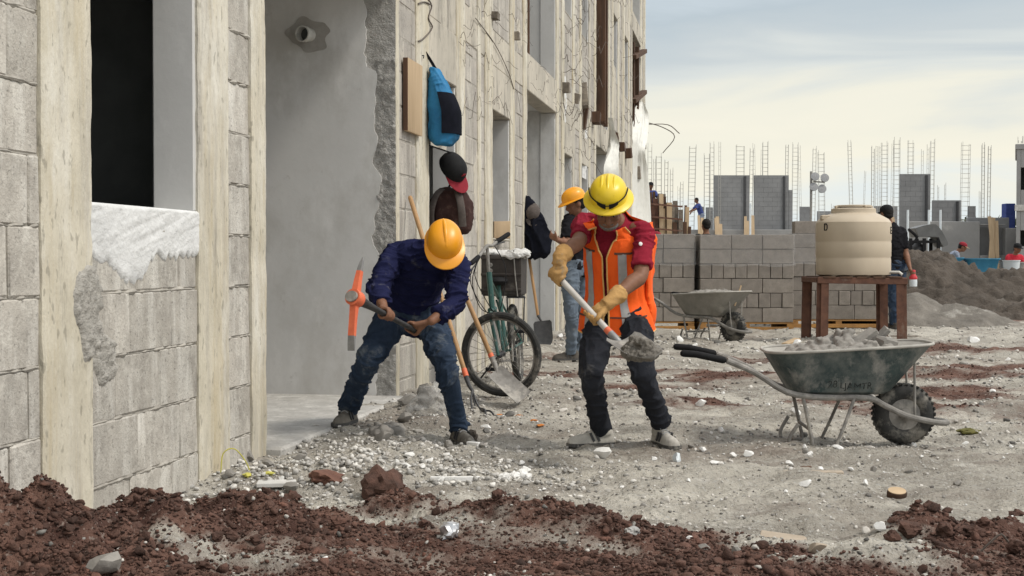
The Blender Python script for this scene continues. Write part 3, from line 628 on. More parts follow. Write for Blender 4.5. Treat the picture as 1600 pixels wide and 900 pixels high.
cable([fp(1000, 190, -.05), fp(1004, 200, -.5), fp(1004, 215, -.8), fp(1004, 240, -.5)], .012); cable([fp(1002, 195, -.05), fp(1006, 196, -.6), fp(1006, 210, -.9)], .012)
# timber props standing in the upper openings, scaffold timbers at the far end
def timber(px, py0, py1, wd, off, mat='wood_dark', lean=0.):
    u = fpx(px); z0, z1 = fz(py1, u), fz(py0, u); MB().bar(V((u, off, z0)), V((u + lean, off, z1)), wd, .08, None, .006).build('timber_prop', mat, bld, world=False)
for u_, w_, off_ in ((FU(15.85), .26, .12), (FU(16.25), .2, .16), (FU(16.6), .10, .5)):
    MB().bar(V((u_, off_, ST + .10)), V((u_ + .02, off_, ST + EH)), .07, w_, V((1, 0, 0)), .006).build('timber_prop', 'wood_dark', bld, world=False)
for u_, w_ in ((FU(23.6), .3), (FU(24.0), .22), (FU(24.5), .2)):
    for st in (1, 2): MB().bar(V((u_, .02, st * ST + .10)), V((u_ + .03, .02, st * ST + EH)), .08, w_, V((1, 0, 0)), .006).build('timber_prop', 'wood_dark', bld, world=False)
for u_, y_ in ((FU(31.6), -.25), (FU(32.3), -.3), (FU(33.1), -.2)): MB().bar(V((u_, y_ + .3, 3.37)), V((u_, y_ + .3, 6.0)), .16, .14, None, .006).build('timber_prop', 'wood_dark', bld, world=False)
for z_ in (4.6, 5.6): MB().bar(V((FU(31.2), -.02, z_)), V((FU(33.6), -.10, z_ + .5)), .14, .10, None, .006).build('timber_brace', 'wood_dark', bld, world=False)
# translucent sheeting hung down the far facade
def sheeting(pxs, label, off):
    u = fpx(pxs[-1][0]); t = thing('plastic_sheet', label, 'plastic sheet', FAC(u, -off, fz(pxs[-1][1], u))); K = spline([(FAC(fpx(px), -off, fz(py, fpx(px))), hw) for px, py, hw in pxs], 5); rings = []
    for i, (c, hw) in enumerate(K):
        front = []; back = []
        for k in range(33):      # hanging pleats
            a = k / 32 * 2 - 1; ph = a * 9 + .35 * math.sin(i * .45) + i * .04; o = .05 * min(1, hw * 3) * math.sin(ph) + .03 * math.sin(ph * 2.3 + i * .2); p_ = c + FD * (a * hw * 1.6) - FI * (o + a * hw * .16); front.append(p_); back.append(p_ + FI * .006)
        rings.append(front + back[::-1])
    MB().loft(rings).build('film', 'sheet', t, smooth=1.2)
sheeting([(995, 160, .10), (995, 180, .45), (991, 215, .5), (990, 235, .4), (992, 265, .7), (993, 330, .9), (992, 402, 1.0)], 'milky plastic sheeting hung down the far corner of the grey building', .10)
sheeting([(934, 185, .02), (936, 205, .06), (939, 222, .16), (938, 245, .20), (937, 270, .26), (938, 300, .24), (938, 360, .2)], 'torn white plastic strip hung from a timber prop on the grey building', .22)
# ------------------------------------------------------------------ people
def lerp(a, b, t): return a + (b - a) * t
def cloth(amp, sc=1., seed=0, zs=1.9):
    def f(P):
        Q = P * np.array([9.5, 9.5, 9.5 * zs]) * sc; Q = Q + 2.1 * np.stack([vn3(Q * .45, seed + 3), vn3(Q * .45, seed + 4), vn3(Q * .45, seed + 5)], 1)
        r = 2.0 * (1 - np.abs(vn3(Q, seed))) ** 4 - .6; r2 = 1.6 * (1 - np.abs(vn3(Q * 2.1 + 7, seed + 1))) ** 3 - .5
        return amp * (.8 * r + .35 * r2)
    return f
def ringe(c, a, b, n=20, p=2.3):
    o = []
    for k in range(n):
        t = 2 * math.pi * k / n; ct, s_ = math.cos(t), math.sin(t)
        o.append(c + a * (math.copysign(abs(ct) ** (2 / p), ct)) + b * (math.copysign(abs(s_) ** (2 / p), s_)))
    return o
def torso_fn(J, s, k=1., top=1.0, low=-.5):
    """rings up the trunk; returns f(t, theta, off) and the ring list. theta 0 = figure's image-right side, 90 deg = front"""
    rp = (J['hipR'] - J['hipL']).normalized(); rs = (J['shR'] - J['shL']).normalized()
    sc = (J['shL'] + J['shR']) / 2
    keys = [(J['pelvis'] + (J['pelvis'] - J['waist']).normalized() * .10 * s, .168, .120, 0), (J['pelvis'], .172, .125, .1), (J['waist'], .155, .118, .35), (J['chest'], .168, .125, .7), (lerp(J['chest'], sc, .75), .165, .105, .9), (sc + (J['neck'] - sc) * .35, .115, .082, 1.), (sc + (J['neck'] - sc) * .9 + V((0, 0, .012 * s)), .072, .064, 1.)]
    C = [q[0] for q in keys]
    rings = []
    for i, (c, a, b, t) in enumerate(keys):
        r = rp.lerp(rs, min(1, t * 1.3)).normalized(); up = (C[min(i + 1, 6)] - C[max(i - 1, 0)]).normalized()
        fw = r.cross(up) * -1; fw = (fw - up * fw.dot(up)).normalized()
        if fw.dot(J['fwd']) < 0: fw = -fw
        r = (r - up * r.dot(up)).normalized(); rings.append((c, r * a * s * k * J.get('wide', 1), fw * b * s * k, up))
    return rings
def ring_interp(rings, t):
    n = len(rings); t = max(0, min((n - 1) / 5 - 1e-4, t)) * 5; i = int(t); f = t - i
    P = [rings[max(i - 1, 0)], rings[i], rings[min(i + 1, n - 1)], rings[min(i + 2, n - 1)]]; out = []
    for k in range(3):
        z, a, b, c = (p[k] for p in P); out.append(.5 * (2 * a + (b - z) * f + (2 * z - 5 * a + 4 * b - c) * f * f + (3 * a - z - 3 * b + c) * f ** 3))
    return out
def trunk(mb, rings, t0=0., t1=1., m=14, p=2.4):
    L_ = []
    for k in range(m + 1):
        c, a, b = ring_interp(rings, t0 + (t1 - t0) * k / m); L_.append(ringe(c, a, b, 24, p))
    mb.loft(L_)
def head(mb, c, up, fwd, s):
    up = V(up).normalized(); fwd = V(fwd); fwd = (fwd - up * fwd.dot(up)).normalized(); rt = fwd.cross(up)
    Rm = Matrix((rt, fwd, up)).transposed(); q = lambda x, y, z: c + Rm @ (V((x, y, z)) * s)
    mb.ell(q(0, -.008, .02), (.077 * s, .097 * s, .098 * s), Rm, 20, 14)
    mb.ell(q(0, .02, -.045), (.062 * s, .075 * s, .075 * s), Rm, 16, 10)         # jaw
    mb.ell(q(0, .062, -.085), (.030 * s, .026 * s, .024 * s), Rm, 12, 8)         # chin
    mb.ell(q(0, .082, .022), (.055 * s, .015 * s, .012 * s), Rm, 12, 8)          # brow
    mb.tube([(q(0, .088, .012), .009 * s), (q(0, .104, -.018), .013 * s), (q(0, .108, -.030), .015 * s), (q(0, .09, -.038), .012 * s)], n=10, rcap=True)
    for sx in (-1, 1):
        mb.ell(q(sx * .012, .098, -.034), (.010 * s, .011 * s, .008 * s), Rm, 8, 6)
        mb.ell(q(sx * .04, .066, -.022), (.022 * s, .022 * s, .018 * s), Rm, 10, 7)   # cheek
        mb.ell(q(sx * .079, -.008, -.008), (.010 * s, .022 * s, .034 * s), Rm, 10, 7)   # ear
    mb.ell(q(0, .088, -.056), (.024 * s, .010 * s, .006 * s), Rm, 10, 6); mb.ell(q(0, .086, -.066), (.021 * s, .010 * s, .006 * s), Rm, 10, 6)
    return q, Rm
def grip(mb, c, t, wrist, s, rh, rf, flip=1):
    """a hand closed round a handle: palm, four unequal fingers, thumb"""
    t = V(t).normalized(); e1 = (wrist - c); e1 = (e1 - t * e1.dot(t)).normalized(); e2 = t.cross(e1) * flip
    pt = lambda a, o, r: c + t * o + (e1 * math.cos(R(a)) + e2 * math.sin(R(a))) * r
    rr = rh + rf * .8
    kn = []
    for i, (ln, q) in enumerate(((.92, 1.), (1., 1.03), (.95, 1.), (.8, .88))):
        o = (i - 1.5) * rf * 2.25 * flip; r1 = rf * q
        arc = [(pt(15, o * .9, rr + rf * .5), r1 * 1.15), (pt(62, o, rr + rf * .55), r1 * 1.12), (pt(112, o, rr + rf * .2), r1), (pt(112 + 62 * ln, o * 1.02, rr), r1 * .95), (pt(112 + 115 * ln, o * 1.02, rr), r1 * .82)]
        mb.tube(arc, n=8, sub=3, rcap=True)
    w2 = lerp(wrist, c, .12)
    mb.tube([(w2, rf * 2.4), (lerp(wrist, c + e1 * rr, .55), rf * 3.1), (pt(8, 0, rr + rf * .7), rf * 3.4), (pt(40, 0, rr + rf * .3), rf * 2.6)], n=14, sub=3, rcap=True, flat=.62, up=t)
    o = -2.6 * rf * 2 * flip * .72
    mb.tube([(lerp(wrist, pt(-20, o * .5, rr + rf), .55), rf * 1.35), (pt(-42, o * .75, rr + rf * .6), rf * 1.3), (pt(-92, o * 1.0, rr + rf * .2), rf * 1.12), (pt(-140, o * .95, rr), rf * .95)], n=8, sub=3, rcap=True)
def open_hand(mb, wrist, d, nrm, s, curl=.5):
    d = V(d).normalized(); nrm = V(nrm); nrm = (nrm - d * nrm.dot(d)).normalized(); sd = d.cross(nrm); rf = .0088 * s
    mb.tube([(wrist, .026 * s), (wrist + d * .045 * s, .036 * s), (wrist + d * .085 * s, .036 * s)], n=12, sub=2, rcap=True, flat=.5, up=sd)
    for i, ln in enumerate((.068, .076, .07, .055)):
        b = wrist + d * .088 * s + sd * (i - 1.5) * .0195 * s; q = d.copy(); P = [(b, rf)]
        for k in range(3):
            q = (q + nrm * curl * .55).normalized(); b = b + q * ln * s * .38; P.append((b, rf * (.97 - .1 * k)))
        mb.tube(P, n=7, sub=2, rcap=True)
    b = wrist + d * .03 * s - sd * .03 * s; mb.tube([(b, rf * 1.3), (b + (d - sd * .8 + nrm * .3).normalized() * .035 * s, rf * 1.15), (b + (d * 1.3 - sd * .7 + nrm * .6).normalized() * .066 * s, rf)], n=8, sub=2, rcap=True)
def shoe(root, ank, toe, s, mat, sole_mat):
    d = toe - ank; d.z = 0; ln = .27 * s; d.normalize(); sd = d.cross(V((0, 0, 1))); z0 = toe.z; h = ank - d * .075 * s; h.z = z0
    mb = MB(); R_ = []
    for f, wd, ht in ((-.02, .022, .05), (.0, .034, .075), (.12, .038, .098), (.28, .038, .105), (.42, .040, .086), (.6, .046, .064), (.78, .049, .055), (.92, .040, .045), (1., .022, .032)):
        c = h + d * ln * f + V((0, 0, .012 * s)); top = ht * s
        R_.append([c + sd * (wd * s * math.cos(a) * (1 if math.sin(a) < .2 else .86)) + V((0, 0, 1)) * (max(0, math.sin(a)) * top) for a in np.linspace(0, 2 * math.pi, 19)[:-1]])
    mb.loft(R_)
    mb.tube([(h + d * ln * .16 + V((0, 0, .06 * s)), .043 * s), (lerp(h + d * ln * .16, ank, .9) + V((0, 0, .03 * s)), .045 * s)], n=14)
    o = fuse('shoe', mb, .008 * s, mat, root, 3, lambda P: .0015 * fbm3(P * 60, 2, 4))
    sb_ = MB(); poly = [(-.03, .0), (-.015, .03), (.1, .04), (.4, .04), (.62, .05), (.8, .052), (.95, .04), (1.02, .015), (1.02, -.015), (.95, -.04), (.8, -.052), (.62, -.05), (.4, -.04), (.1, -.04), (-.015, -.03)]
    sb_.prism(poly, lambda a, b, e: h + d * ln * a + sd * b * s + V((0, 0, e)), .020 * s); sb_.build('sole', sole_mat, o)
    if s > .9:
        lc = MB()
        for i in range(4): c = h + d * ln * (.40 + .07 * i) + V((0, 0, (.104 - .012 * i) * s)); lc.tube([c - sd * .022 * s - V((0, 0, .008)), c + V((0, 0, .003)), c + sd * .022 * s - V((0, 0, .008))], .0035, n=5, sub=2)
        lc.build('laces', 'reflective', o)
        for q_ in (-1, 1):
            st = MB()
            for f0 in (.34, .46): st.bar(h + d * ln * f0 + sd * q_ * .0385 * s + V((0, 0, .028)), h + d * ln * (f0 + .08) + sd * q_ * .034 * s + V((0, 0, .075)), .012, .008, d)
            st.build('stripes', 'dark_steel', o)
    return o
def person(label, J, s=1., shirt='navy', pants='jeans', shoes='shoe', sleeve=1., voxel=.007, seed=1, hands=None, hair='hair', group=None, hair_on=True, gloves=None, wr=.008, sw=1.):
    root = thing('person', label, 'person', V((J['pelvis'].x, J['pelvis'].y, min(J['toeL'].z, J['toeR'].z))), 0, group)
    sc = (J['shL'] + J['shR']) / 2
    # body: one continuous skin
    mb = MB(); rb = torso_fn(J, s, .86); trunk(mb, rb, 0, 1.15)
    mb.tube([(sc, .06 * s), (J['neck'], .056 * s), (lerp(J['neck'], J['head'], .6), .055 * s), (lerp(J['neck'], J['head'], .9), .055 * s)], n=14, sub=2, rcap=True)
    q, Rm = head(mb, J['head'], J['hup'], J['hfwd'], s)
    for k in 'LR':
        a, e, w_ = J['sh' + k], J['el' + k], J['wr' + k]
        mb.tube([(lerp(a, sc, .35), .05 * s), (a, .054 * s), (lerp(a, e, .45), .049 * s), (e, .042 * s), (lerp(e, w_, .3), .044 * s), (lerp(e, w_, .75), .032 * s), (w_, .027 * s), (lerp(e, w_, 1.06), .027 * s)], n=14, sub=3, rcap=True)
        h, n_, t_ = J['hip' + k], J['knee' + k], J['ank' + k]
        mb.tube([(lerp(h, J['pelvis'], .3), .066 * s), (lerp(h, n_, .3), .060 * s), (n_, .040 * s), (lerp(n_, t_, .35), .042 * s), (t_, .034 * s)], n=14, sub=3, rcap=True)
        if hands and hands.get(k): hands[k](mb, w_)
    body = fuse('body', mb, voxel, 'skin', root, 3)
    # shirt
    mb = MB(); rs = torso_fn(J, s, 1.0); trunk(mb, rs, .0, 1.13, 18)
    mb.tube([(sc, .075 * s), (lerp(sc, J['neck'], .75), .064 * s)], n=14)
    for k in 'LR':
        a, e, w_ = J['sh' + k], J['el' + k], J['wr' + k]
        P = [(lerp(a, sc, .42), .060 * s * sw), (a, .067 * s * sw), (lerp(a, e, .5), .066 * s * sw)]
        if sleeve >= .95: P += [(e, .060 * s), (lerp(e, w_, .45), .056 * s), (lerp(e, w_, .72), .052 * s), (lerp(e, w_, .82), .043 * s)]
        else: P += [(lerp(a, e, .62), .066 * s * sw), (lerp(a, e, .84), .066 * s * sw)]
        mb.tube(P, n=16, sub=3)
    fuse('shirt', mb, voxel, shirt, root, 4, cloth(wr * s, 1 / s, seed))
    # trousers
    mb = MB(); rp = torso_fn(J, s, 1.03); trunk(mb, rp, .02, .30, 6)
    for k in 'LR':
        h, n_, t_ = J['hip' + k], J['knee' + k], J['ank' + k]
        mb.tube([(lerp(h, J['pelvis'], .25) + V((0, 0, .03)), .098 * s), (lerp(h, n_, .35), .090 * s), (lerp(h, n_, .7), .078 * s), (n_, .066 * s), (lerp(n_, t_, .45), .060 * s), (lerp(n_, t_, .85), .056 * s), (lerp(n_, t_, 1.04), .061 * s)], n=16, sub=3)
    tr = fuse('trousers', mb, voxel, pants, root, 4, cloth(wr * 1.15 * s, .9 / s, seed + 9, 1.5))
    for k in 'LR': shoe(root, J['ank' + k], J['toe' + k], s, shoes, 'sole')
    if hair_on:
        hb = MB(); hb.ell(q(0, -.018, .028), (.083 * s, .098 * s, .10 * s), Rm, 18, 12); hb.ell(q(0, -.05, -.03), (.07 * s, .055 * s, .05 * s), Rm, 14, 8)
        cut = q(0, .062, 0); fuse('hair', hb, .010 * s, hair, root, 1, lambda P: .003 * fbm3(P * 60, 3, 2))
    if voxel < .012:
        for sx in (-1, 1):
            e = MB().ell(q(sx * .031, .083, .004), (.0095 * s, .007 * s, .0045 * s), Rm, 10, 7).build('eye', 'lump', root); MB().ell(q(sx * .031, .0885, .004), (.005 * s, .0045 * s, .005 * s), Rm, 8, 6).build('iris', 'black', e)
    return root, q, Rm, rs
def hard_hat(root, c, up, fwd, s, mat, brim=False):
    up = V(up).normalized(); fwd = V(fwd); fwd = (fwd - up * fwd.dot(up)).normalized(); rt = fwd.cross(up); Rm = Matrix((rt, fwd, up)).transposed()
    q = lambda x, y, z: c + Rm @ (V((x, y, z)) * s)
    mb = MB(); rings = []; n = 48
    def rad(a, lo):
        ct, sn = math.cos(a), math.sin(a)       # a: 90deg = front
        return .112, .138
    prof = [(0, 1.), (.25, .985), (.5, .93), (.7, .82), (.85, .66), (.94, .46), (.985, .25), (1., .06)]
    for zf, rf_ in prof: rings.append([q(.113 * rf_ * math.cos(a), .140 * rf_ * math.sin(a), .118 * zf) for a in np.linspace(0, 2 * math.pi, n + 1)[:-1]])
    out_ = []
    for a in np.linspace(0, 2 * math.pi, n + 1)[:-1]:
        f = max(0, math.sin(a)); e = .036 if brim else .010 + .048 * f ** 1.3; dz = -.016 if brim else -.004 - .022 * f ** 2
        out_.append(((.113 + e) * math.cos(a), (.140 + e) * math.sin(a), dz))
    mid = [((x + .113 * math.cos(a)) / 2, (y + .140 * math.sin(a)) / 2, z * .35) for (x, y, z), a in zip(out_, np.linspace(0, 2 * math.pi, n + 1)[:-1])]
    low = [(x, y, z - .008) for x, y, z in out_]
    inn = [(.106 * math.cos(a), .132 * math.sin(a), -.004) for a in np.linspace(0, 2 * math.pi, n + 1)[:-1]]
    shell = [[q(*p) for p in inn], [q(*p) for p in low], [q(*p) for p in out_], [q(*p) for p in mid]] + rings
    mb.loft(shell, cap=False); mb.add(rings[-1], [tuple(range(n))])
    mb.loft([[q(*p) for p in inn], [q(.10 * math.cos(a), .127 * math.sin(a), .06) for a in np.linspace(0, 2 * math.pi, n + 1)[:-1]]], cap=False)
    hat = mb.build('hard_hat', mat, root, smooth=.9)
    rg = MB(); lines = (-.036, 0, .036) if brim else (0,)
    for x in lines:
        P = []
        for t in np.linspace(-1.05, 1.0, 13):
            yy = .140 * math.sin(t); zz = .118 * math.sqrt(max(0, 1 - (yy / .140) ** 2 - (x / .113) ** 2)); zz = max(zz, .03); P.append((q(x, yy, zz - .004), (.0125 if brim else .015) * s * (1 if abs(t) < .9 else .4)))
        rg.tube(P, n=8, sub=2)
    rg.build('ridge', mat, hat, smooth=.9)
    return hat, q
def JJ(**k): return {a: (at(*b) if isinstance(b, tuple) and len(b) == 3 and abs(b[0]) > 5 else (V(b) if isinstance(b, tuple) else b)) for a, b in k.items()}

# --- man in navy with the pickaxe
slabz = .03
J1 = JJ(pelvis=(640, 488, 7.98), waist=(645, 458, 7.92), chest=(658, 415, 7.76), neck=(686, 388, 7.58), head=(693, 384, 7.47), hipL=(613, 496, 8.0), kneeL=(574, 566, 7.72), ankL=(545, 634, 8.06),
        hipR=(670, 496, 7.96), kneeR=(698, 576, 7.62), ankR=(717, 664, 7.78), shL=(616, 398, 7.72), elL=(590, 452, 7.46), wrL=(598, 478, 7.22), shR=(716, 412, 7.62), elR=(712, 474, 7.50), wrR=(676, 500, 7.36), wide=1.02)
J1.update(fwd=V((.2, -1, -.3)), hup=V((.10, -.80, .60)), hfwd=V((.12, -.62, -.78)))
J1['toeL'] = J1['ankL'] + V((-.05, -.18, 0)); J1['toeL'].z = .03; J1['toeR'] = J1['ankR'] + V((.08, -.18, 0)); J1['toeR'].z = H1(J1['toeR'].x, J1['toeR'].y) - .005
J1['ankL'].z = max(J1['ankL'].z, .10)
PA, PB = at(555, 466, 6.82), at(650, 517, 7.40); PT = (PB - PA).normalized()
hc1, hc2 = lerp(PA, PB, .50), lerp(PA, PB, .93)
w1, q1, R1, _ = person('man in navy sweater and orange hard hat bent over swinging a pickaxe', J1, .98, 'navy', 'jeans', 'boot', 1., .0065, 1,
                       {'L': lambda mb, w_: grip(mb, hc1, PT, w_, .98, .017, .0092, 1), 'R': lambda mb, w_: grip(mb, hc2, PT, w_, .98, .017, .0092, -1)}, wr=.0105)
hard_hat(w1, q1(0, .008, .052), J1['hup'], J1['hfwd'], .87, 'hat_orange')
pk = thing('pickaxe', 'pickaxe with orange painted head held by the man in navy', 'pickaxe', PA)
MB().tube([(PA - PT * .035, .034), (PA + PT * .05, .031), (lerp(PA, PB, .25), .021), (lerp(PA, PB, .5), .0165), (lerp(PA, PB, .9), .0165), (PB + PT * .03, .020)], n=14, sub=3, flat=.82).build('handle', 'dark_steel', pk)
MB().tube([(PA - PT * .045, .0335), (PA - PT * .034, .034)], n=18, flat=.82).build('handle_end', 'lump', pk)
up_ = (at(557, 400, 6.84) - at(561, 547, 6.84)).normalized(); up_ = (up_ - PT * up_.dot(PT)).normalized(); sd_ = up_.cross(PT)
MB().tube([PA - PT * .03, PA + PT * .03], .042, n=20).build('eye_socket', 'orange_paint', pk)
hp = lambda a, bck: PA + up_ * a + PT * bck
R_ = lambda c, a, b: [c + PT * a + sd_ * b, c - PT * a + sd_ * b, c - PT * a - sd_ * b, c + PT * a - sd_ * b]
MB().loft([R_(hp(.02, 0), .020, .017), R_(hp(.09, .004), .017, .014), R_(hp(.145, .010), .014, .012)]).build('point_arm', 'orange_paint', pk)
MB().loft([R_(hp(.145, .010), .0138, .0118), R_(hp(.19, .016), .009, .009), R_(hp(.222, .022), .002, .002)]).build('point_tip', 'steel', pk)
MB().loft([R_(hp(-.02, 0), .018, .017), R_(hp(-.10, .006), .013, .017), R_(hp(-.19, .016), .010, .018)]).build('chisel_arm', 'orange_paint', pk)
MB().loft([R_(hp(-.19, .016), .0098, .0178), R_(hp(-.23, .022), .007, .019), R_(hp(-.262, .028), .003, .0195)]).build('chisel_tip', 'steel', pk)

# --- man in the orange vest with the shovel
J2 = JJ(pelvis=(963, 488, 7.42), waist=(962, 452, 7.40), chest=(962, 392, 7.29), neck=(955, 340, 7.17), head=(951, 325, 7.06), hipL=(938, 500, 7.44), kneeL=(924, 582, 7.16), ankL=(938, 668, 7.42),
        hipR=(990, 498, 7.36), kneeR=(1004, 582, 7.12), ankR=(1033, 658, 7.38), shL=(912, 349, 7.35), elL=(904, 378, 7.12), wrL=(875, 400, 6.97), shR=(1006, 363, 7.18), elR=(1001, 430, 7.02), wrR=(957, 468, 6.86), wide=.98)
J2.update(fwd=V((-.45, -1, 0)), hup=V((-.06, -.58, .81)), hfwd=V((-.10, -.81, -.58)))
def plant(J, k, dx, dy):
    t = J['ank' + k] + V((dx, dy, 0)); t.z = H1(t.x, t.y) + .002; J['toe' + k] = t; J['ank' + k].z = max(J['ank' + k].z, t.z + .075)
plant(J2, 'L', -.19, -.05); plant(J2, 'R', .06, -.17)
SA, SBk = at(868, 428, 6.98), at(968, 536, 6.72); STd = (SBk - SA).normalized()
g1, g2 = lerp(SA, SBk, .04), lerp(SA, SBk, .60)
w2, q2, R2, rs2 = person('man in orange safety vest and full brim yellow hard hat shovelling', J2, .95, 'red_shirt', 'jeans_dark', 'shoe', .5, .0065, 5, None, hair_on=False, wr=.008, sw=.86)
for c_, wk, fl in ((g1, 'L', 1), (g2, 'R', -1)):
    mb = MB(); wv = J2['wr' + wk]; ev = J2['el' + wk]; grip(mb, c_, STd, wv, .95, .016, .0113, fl)
    mb.tube([(lerp(wv, ev, .28), .050), (lerp(wv, ev, .12), .045), (wv, .036), (lerp(wv, c_, .4), .038)], n=16, sub=3)
    fuse('glove', mb, .006, 'glove', w2, 2, cloth(.003, 1.6, 3))
hat2, qh = hard_hat(w2, q2(0, -.004, .074), J2['hup'], J2['hfwd'], .87, 'hat_yellow', True)
gl = MB()      # dark glasses pushed up on the hat
for sx in (-1, 1):
    gl.loft([[qh(sx * (.010 + .052 * t) , .148 - .030 * t * t + .0, .020 + dz * (1 - .35 * t) + .010 * t) for dz in (-.016, .016)] + [qh(sx * (.010 + .052 * t), .144 - .030 * t * t, .020 + dz * (1 - .35 * t) + .010 * t) for dz in (.016, -.016)] for t in np.linspace(0, 1, 6)])
    gl.tube([qh(sx * .062, .118, .034), qh(sx * .098, .075, .045), qh(sx * .112, .02, .05), qh(sx * .114, -.02, .046)], .0035, n=6, sub=3)
gl.tube([qh(-.011, .148, .026), qh(0, .15, .029), qh(.011, .148, .026)], .003, n=6, sub=2); gl.build('dark_glasses', 'black', hat2)
MB().tube([(q2(-.026, .088, -.050), .003), (q2(0, .096, -.045), .005), (q2(.026, .088, -.050), .003)], n=8, sub=3, rcap=True).build('moustache', 'grey_hair', w2)
mb = MB(); mb.ell(q2(0, .05, -.075), (.052, .04, .03), R2, 14, 8); fuse('beard', mb, .006, 'grey_hair', w2, 1, lambda P: .003 * fbm3(P * 90, 2, 3))
mb = MB(); mb.ell(q2(0, -.03, .0), (.079, .08, .06), R2, 14, 10); fuse('hair', mb, .008, 'hair', w2, 1, lambda P: .002 * fbm3(P * 70, 2, 3))
# vest: open shell over the trunk with V neck, armholes, trim and grey bands
rv = torso_fn(J2, .95, 1.0)
from mathutils.bvhtree import BVHTree
_sh = next(o for o in w2.children if o.name.startswith('shirt')); SBV = BVHTree.FromPolygons([v.co[:] for v in _sh.data.vertices], [p.vertices[:] for p in _sh.data.polygons]); SOFF = w2.location.copy()
def vp(t, th, off):
    c, a, b = ring_interp(rv, t); p = 2.4; ct, sn = math.cos(th), math.sin(th)
    d = a * math.copysign(abs(ct) ** (2 / p), ct) + b * math.copysign(abs(sn) ** (2 / p), sn)
    fl = .085 * max(0, (.45 - t)) ** 1.1
    ext = off + fl; hit = SBV.ray_cast(c - SOFF, d.normalized())
    if hit[0] is not None: ext = min(max(ext, hit[3] - d.length + off), ext + (.055 if math.sin(th) > .45 or math.sin(th) < -.3 else .0))
    return c + d * (1 + ext / d.length)
def vest_patch(t0f, t1f, th0, th1, off, thick, m=26, n=26):
    """sheet between angles; lower and upper ends may depend on the angle"""
    v = []; f = []
    for lay in (0, 1):
        for i in range(n + 1):
            th = th0 + (th1 - th0) * i / n
            for j in range(m + 1):
                t = t0f(th) + (t1f(th) - t0f(th)) * j / m; w_ = .004 * float(vn3(np.array([[th * 5, t * 9, 2.]]), 5)[0]); v.append(vp(t, th, off + w_ + lay * thick))
    K = (n + 1) * (m + 1)
    for i in range(n):
        for j in range(m):
            a = i * (m + 1) + j; f.append((a, a + 1, a + m + 2, a + m + 1)); f.append((K + a, K + a + m + 1, K + a + m + 2, K + a + 1))
    E = [i * (m + 1) for i in range(n + 1)] + [n * (m + 1) + j for j in range(1, m + 1)] + [i * (m + 1) + m for i in range(n - 1, -1, -1)] + [j for j in range(m - 1, 0, -1)]
    for a, b in zip(E, E[1:] + E[:1]): f.append((a, b, K + b, K + a))
    return MB().add(v, f)
D = math.radians; low = lambda th: .0
def topf(th):     # shoulder straps near the neck, armhole at the sides, V neck at the front
    d = abs((math.degrees(th) % 360) - 90)
    if d > 180: d = 360 - d
    if d < 32: return .58 + .56 * (d / 32)           # V
    if d < 68: return 1.14
    if d < 80: return 1.14 - .49 * ((d - 68) / 12)
    if d < 112: return .60
    if d < 124: return .60 + .54 * ((d - 112) / 12)
    return 1.14
vb1 = vest_patch(low, topf, D(-90), D(87.5), .014, .004, 30, 60); 
vb2 = vest_patch(low, topf, D(92.5), D(270), .014, .004, 30, 60); vb1.add(vb2.v, vb2.f); vest = vb1.build('safety_vest', 'vest_orange', w2, smooth=1.2)
def along(thf, tf, n, off): return [vp(tf(k / n), thf(k / n), off) for k in range(n + 1)]
tm = MB()
for sg in (-1, 1):
    e = 90 - sg * 2.5
    tm.tube(along(lambda k: D(e), lambda k: .62 * k, 12, .019), .0045, n=6)
    tm.tube(along(lambda k: D(90 - sg * (2.5 + 29.5 * k)), lambda k: .62 + .52 * k, 16, .019), .0045, n=6)
    tm.tube(along(lambda k: D(90 - sg * (68 + 12 * k)), lambda k: 1.14 - .49 * k, 12, .019), .004, n=6)
    tm.tube(along(lambda k: D(90 - sg * (2.5 + 175 * k)), lambda k: .0, 60, .018), .0045, n=6)
tm.build('trim', 'vest_trim', vest)
for sg in (-1, 1):
    vest_patch(lambda th: .06, lambda th: .66, D(90 - sg * 36), D(90 - sg * 20), .021, .002, 24, 6).build('reflective_band', 'reflective', vest, smooth=1.2)
    vest_patch(lambda th: .655, lambda th: .675, D(90 - sg * 62), D(90 - sg * 14), .021, .002, 2, 20).build('dark_piping', 'rust', vest, smooth=1.2)
    vest_patch(lambda th: .195, lambda th: .212, D(90 - sg * 75), D(90 - sg * 4), .021, .002, 2, 26).build('dark_piping', 'rust', vest, smooth=1.2)
_d = ray(1001, 381); _hit = SBV.ray_cast(V((0, 0, 1)) - SOFF, _d.normalized())
if _hit[0] is not None: MB().ell(_hit[0] + SOFF, (.011, .011, .0025), frame(_hit[1]), 12, 6).build('emblem', 'white_bit', w2)
# loose back flap of the vest standing off the right hip
fl = MB(); rings = []
for t in np.linspace(.0, .86, 14):
    c, a, b = ring_interp(rv, t); p = c + a * (1.02 + .10 * math.sin(t * 3)) - b * .15; wd = a.normalized() * (.030 + .012 * math.sin(t * 7)); dp = b.normalized() * .10
    rings.append([p - dp * 1.3, p + wd * .9 + dp * -.2, p + wd * .6 + dp * .2, p + wd * .2, p - wd * .1 - dp * .6, p - wd * .4 - dp * 1.3])
fuse('side_flap', MB().loft(rings), .008, 'vest_orange', vest, 3, cloth(.006, .8, 8, .6))
bl = MB(); trunk(bl, torso_fn(J2, .95, 1.06), .17, .23, 2); bl.build('belt', 'black', w2)
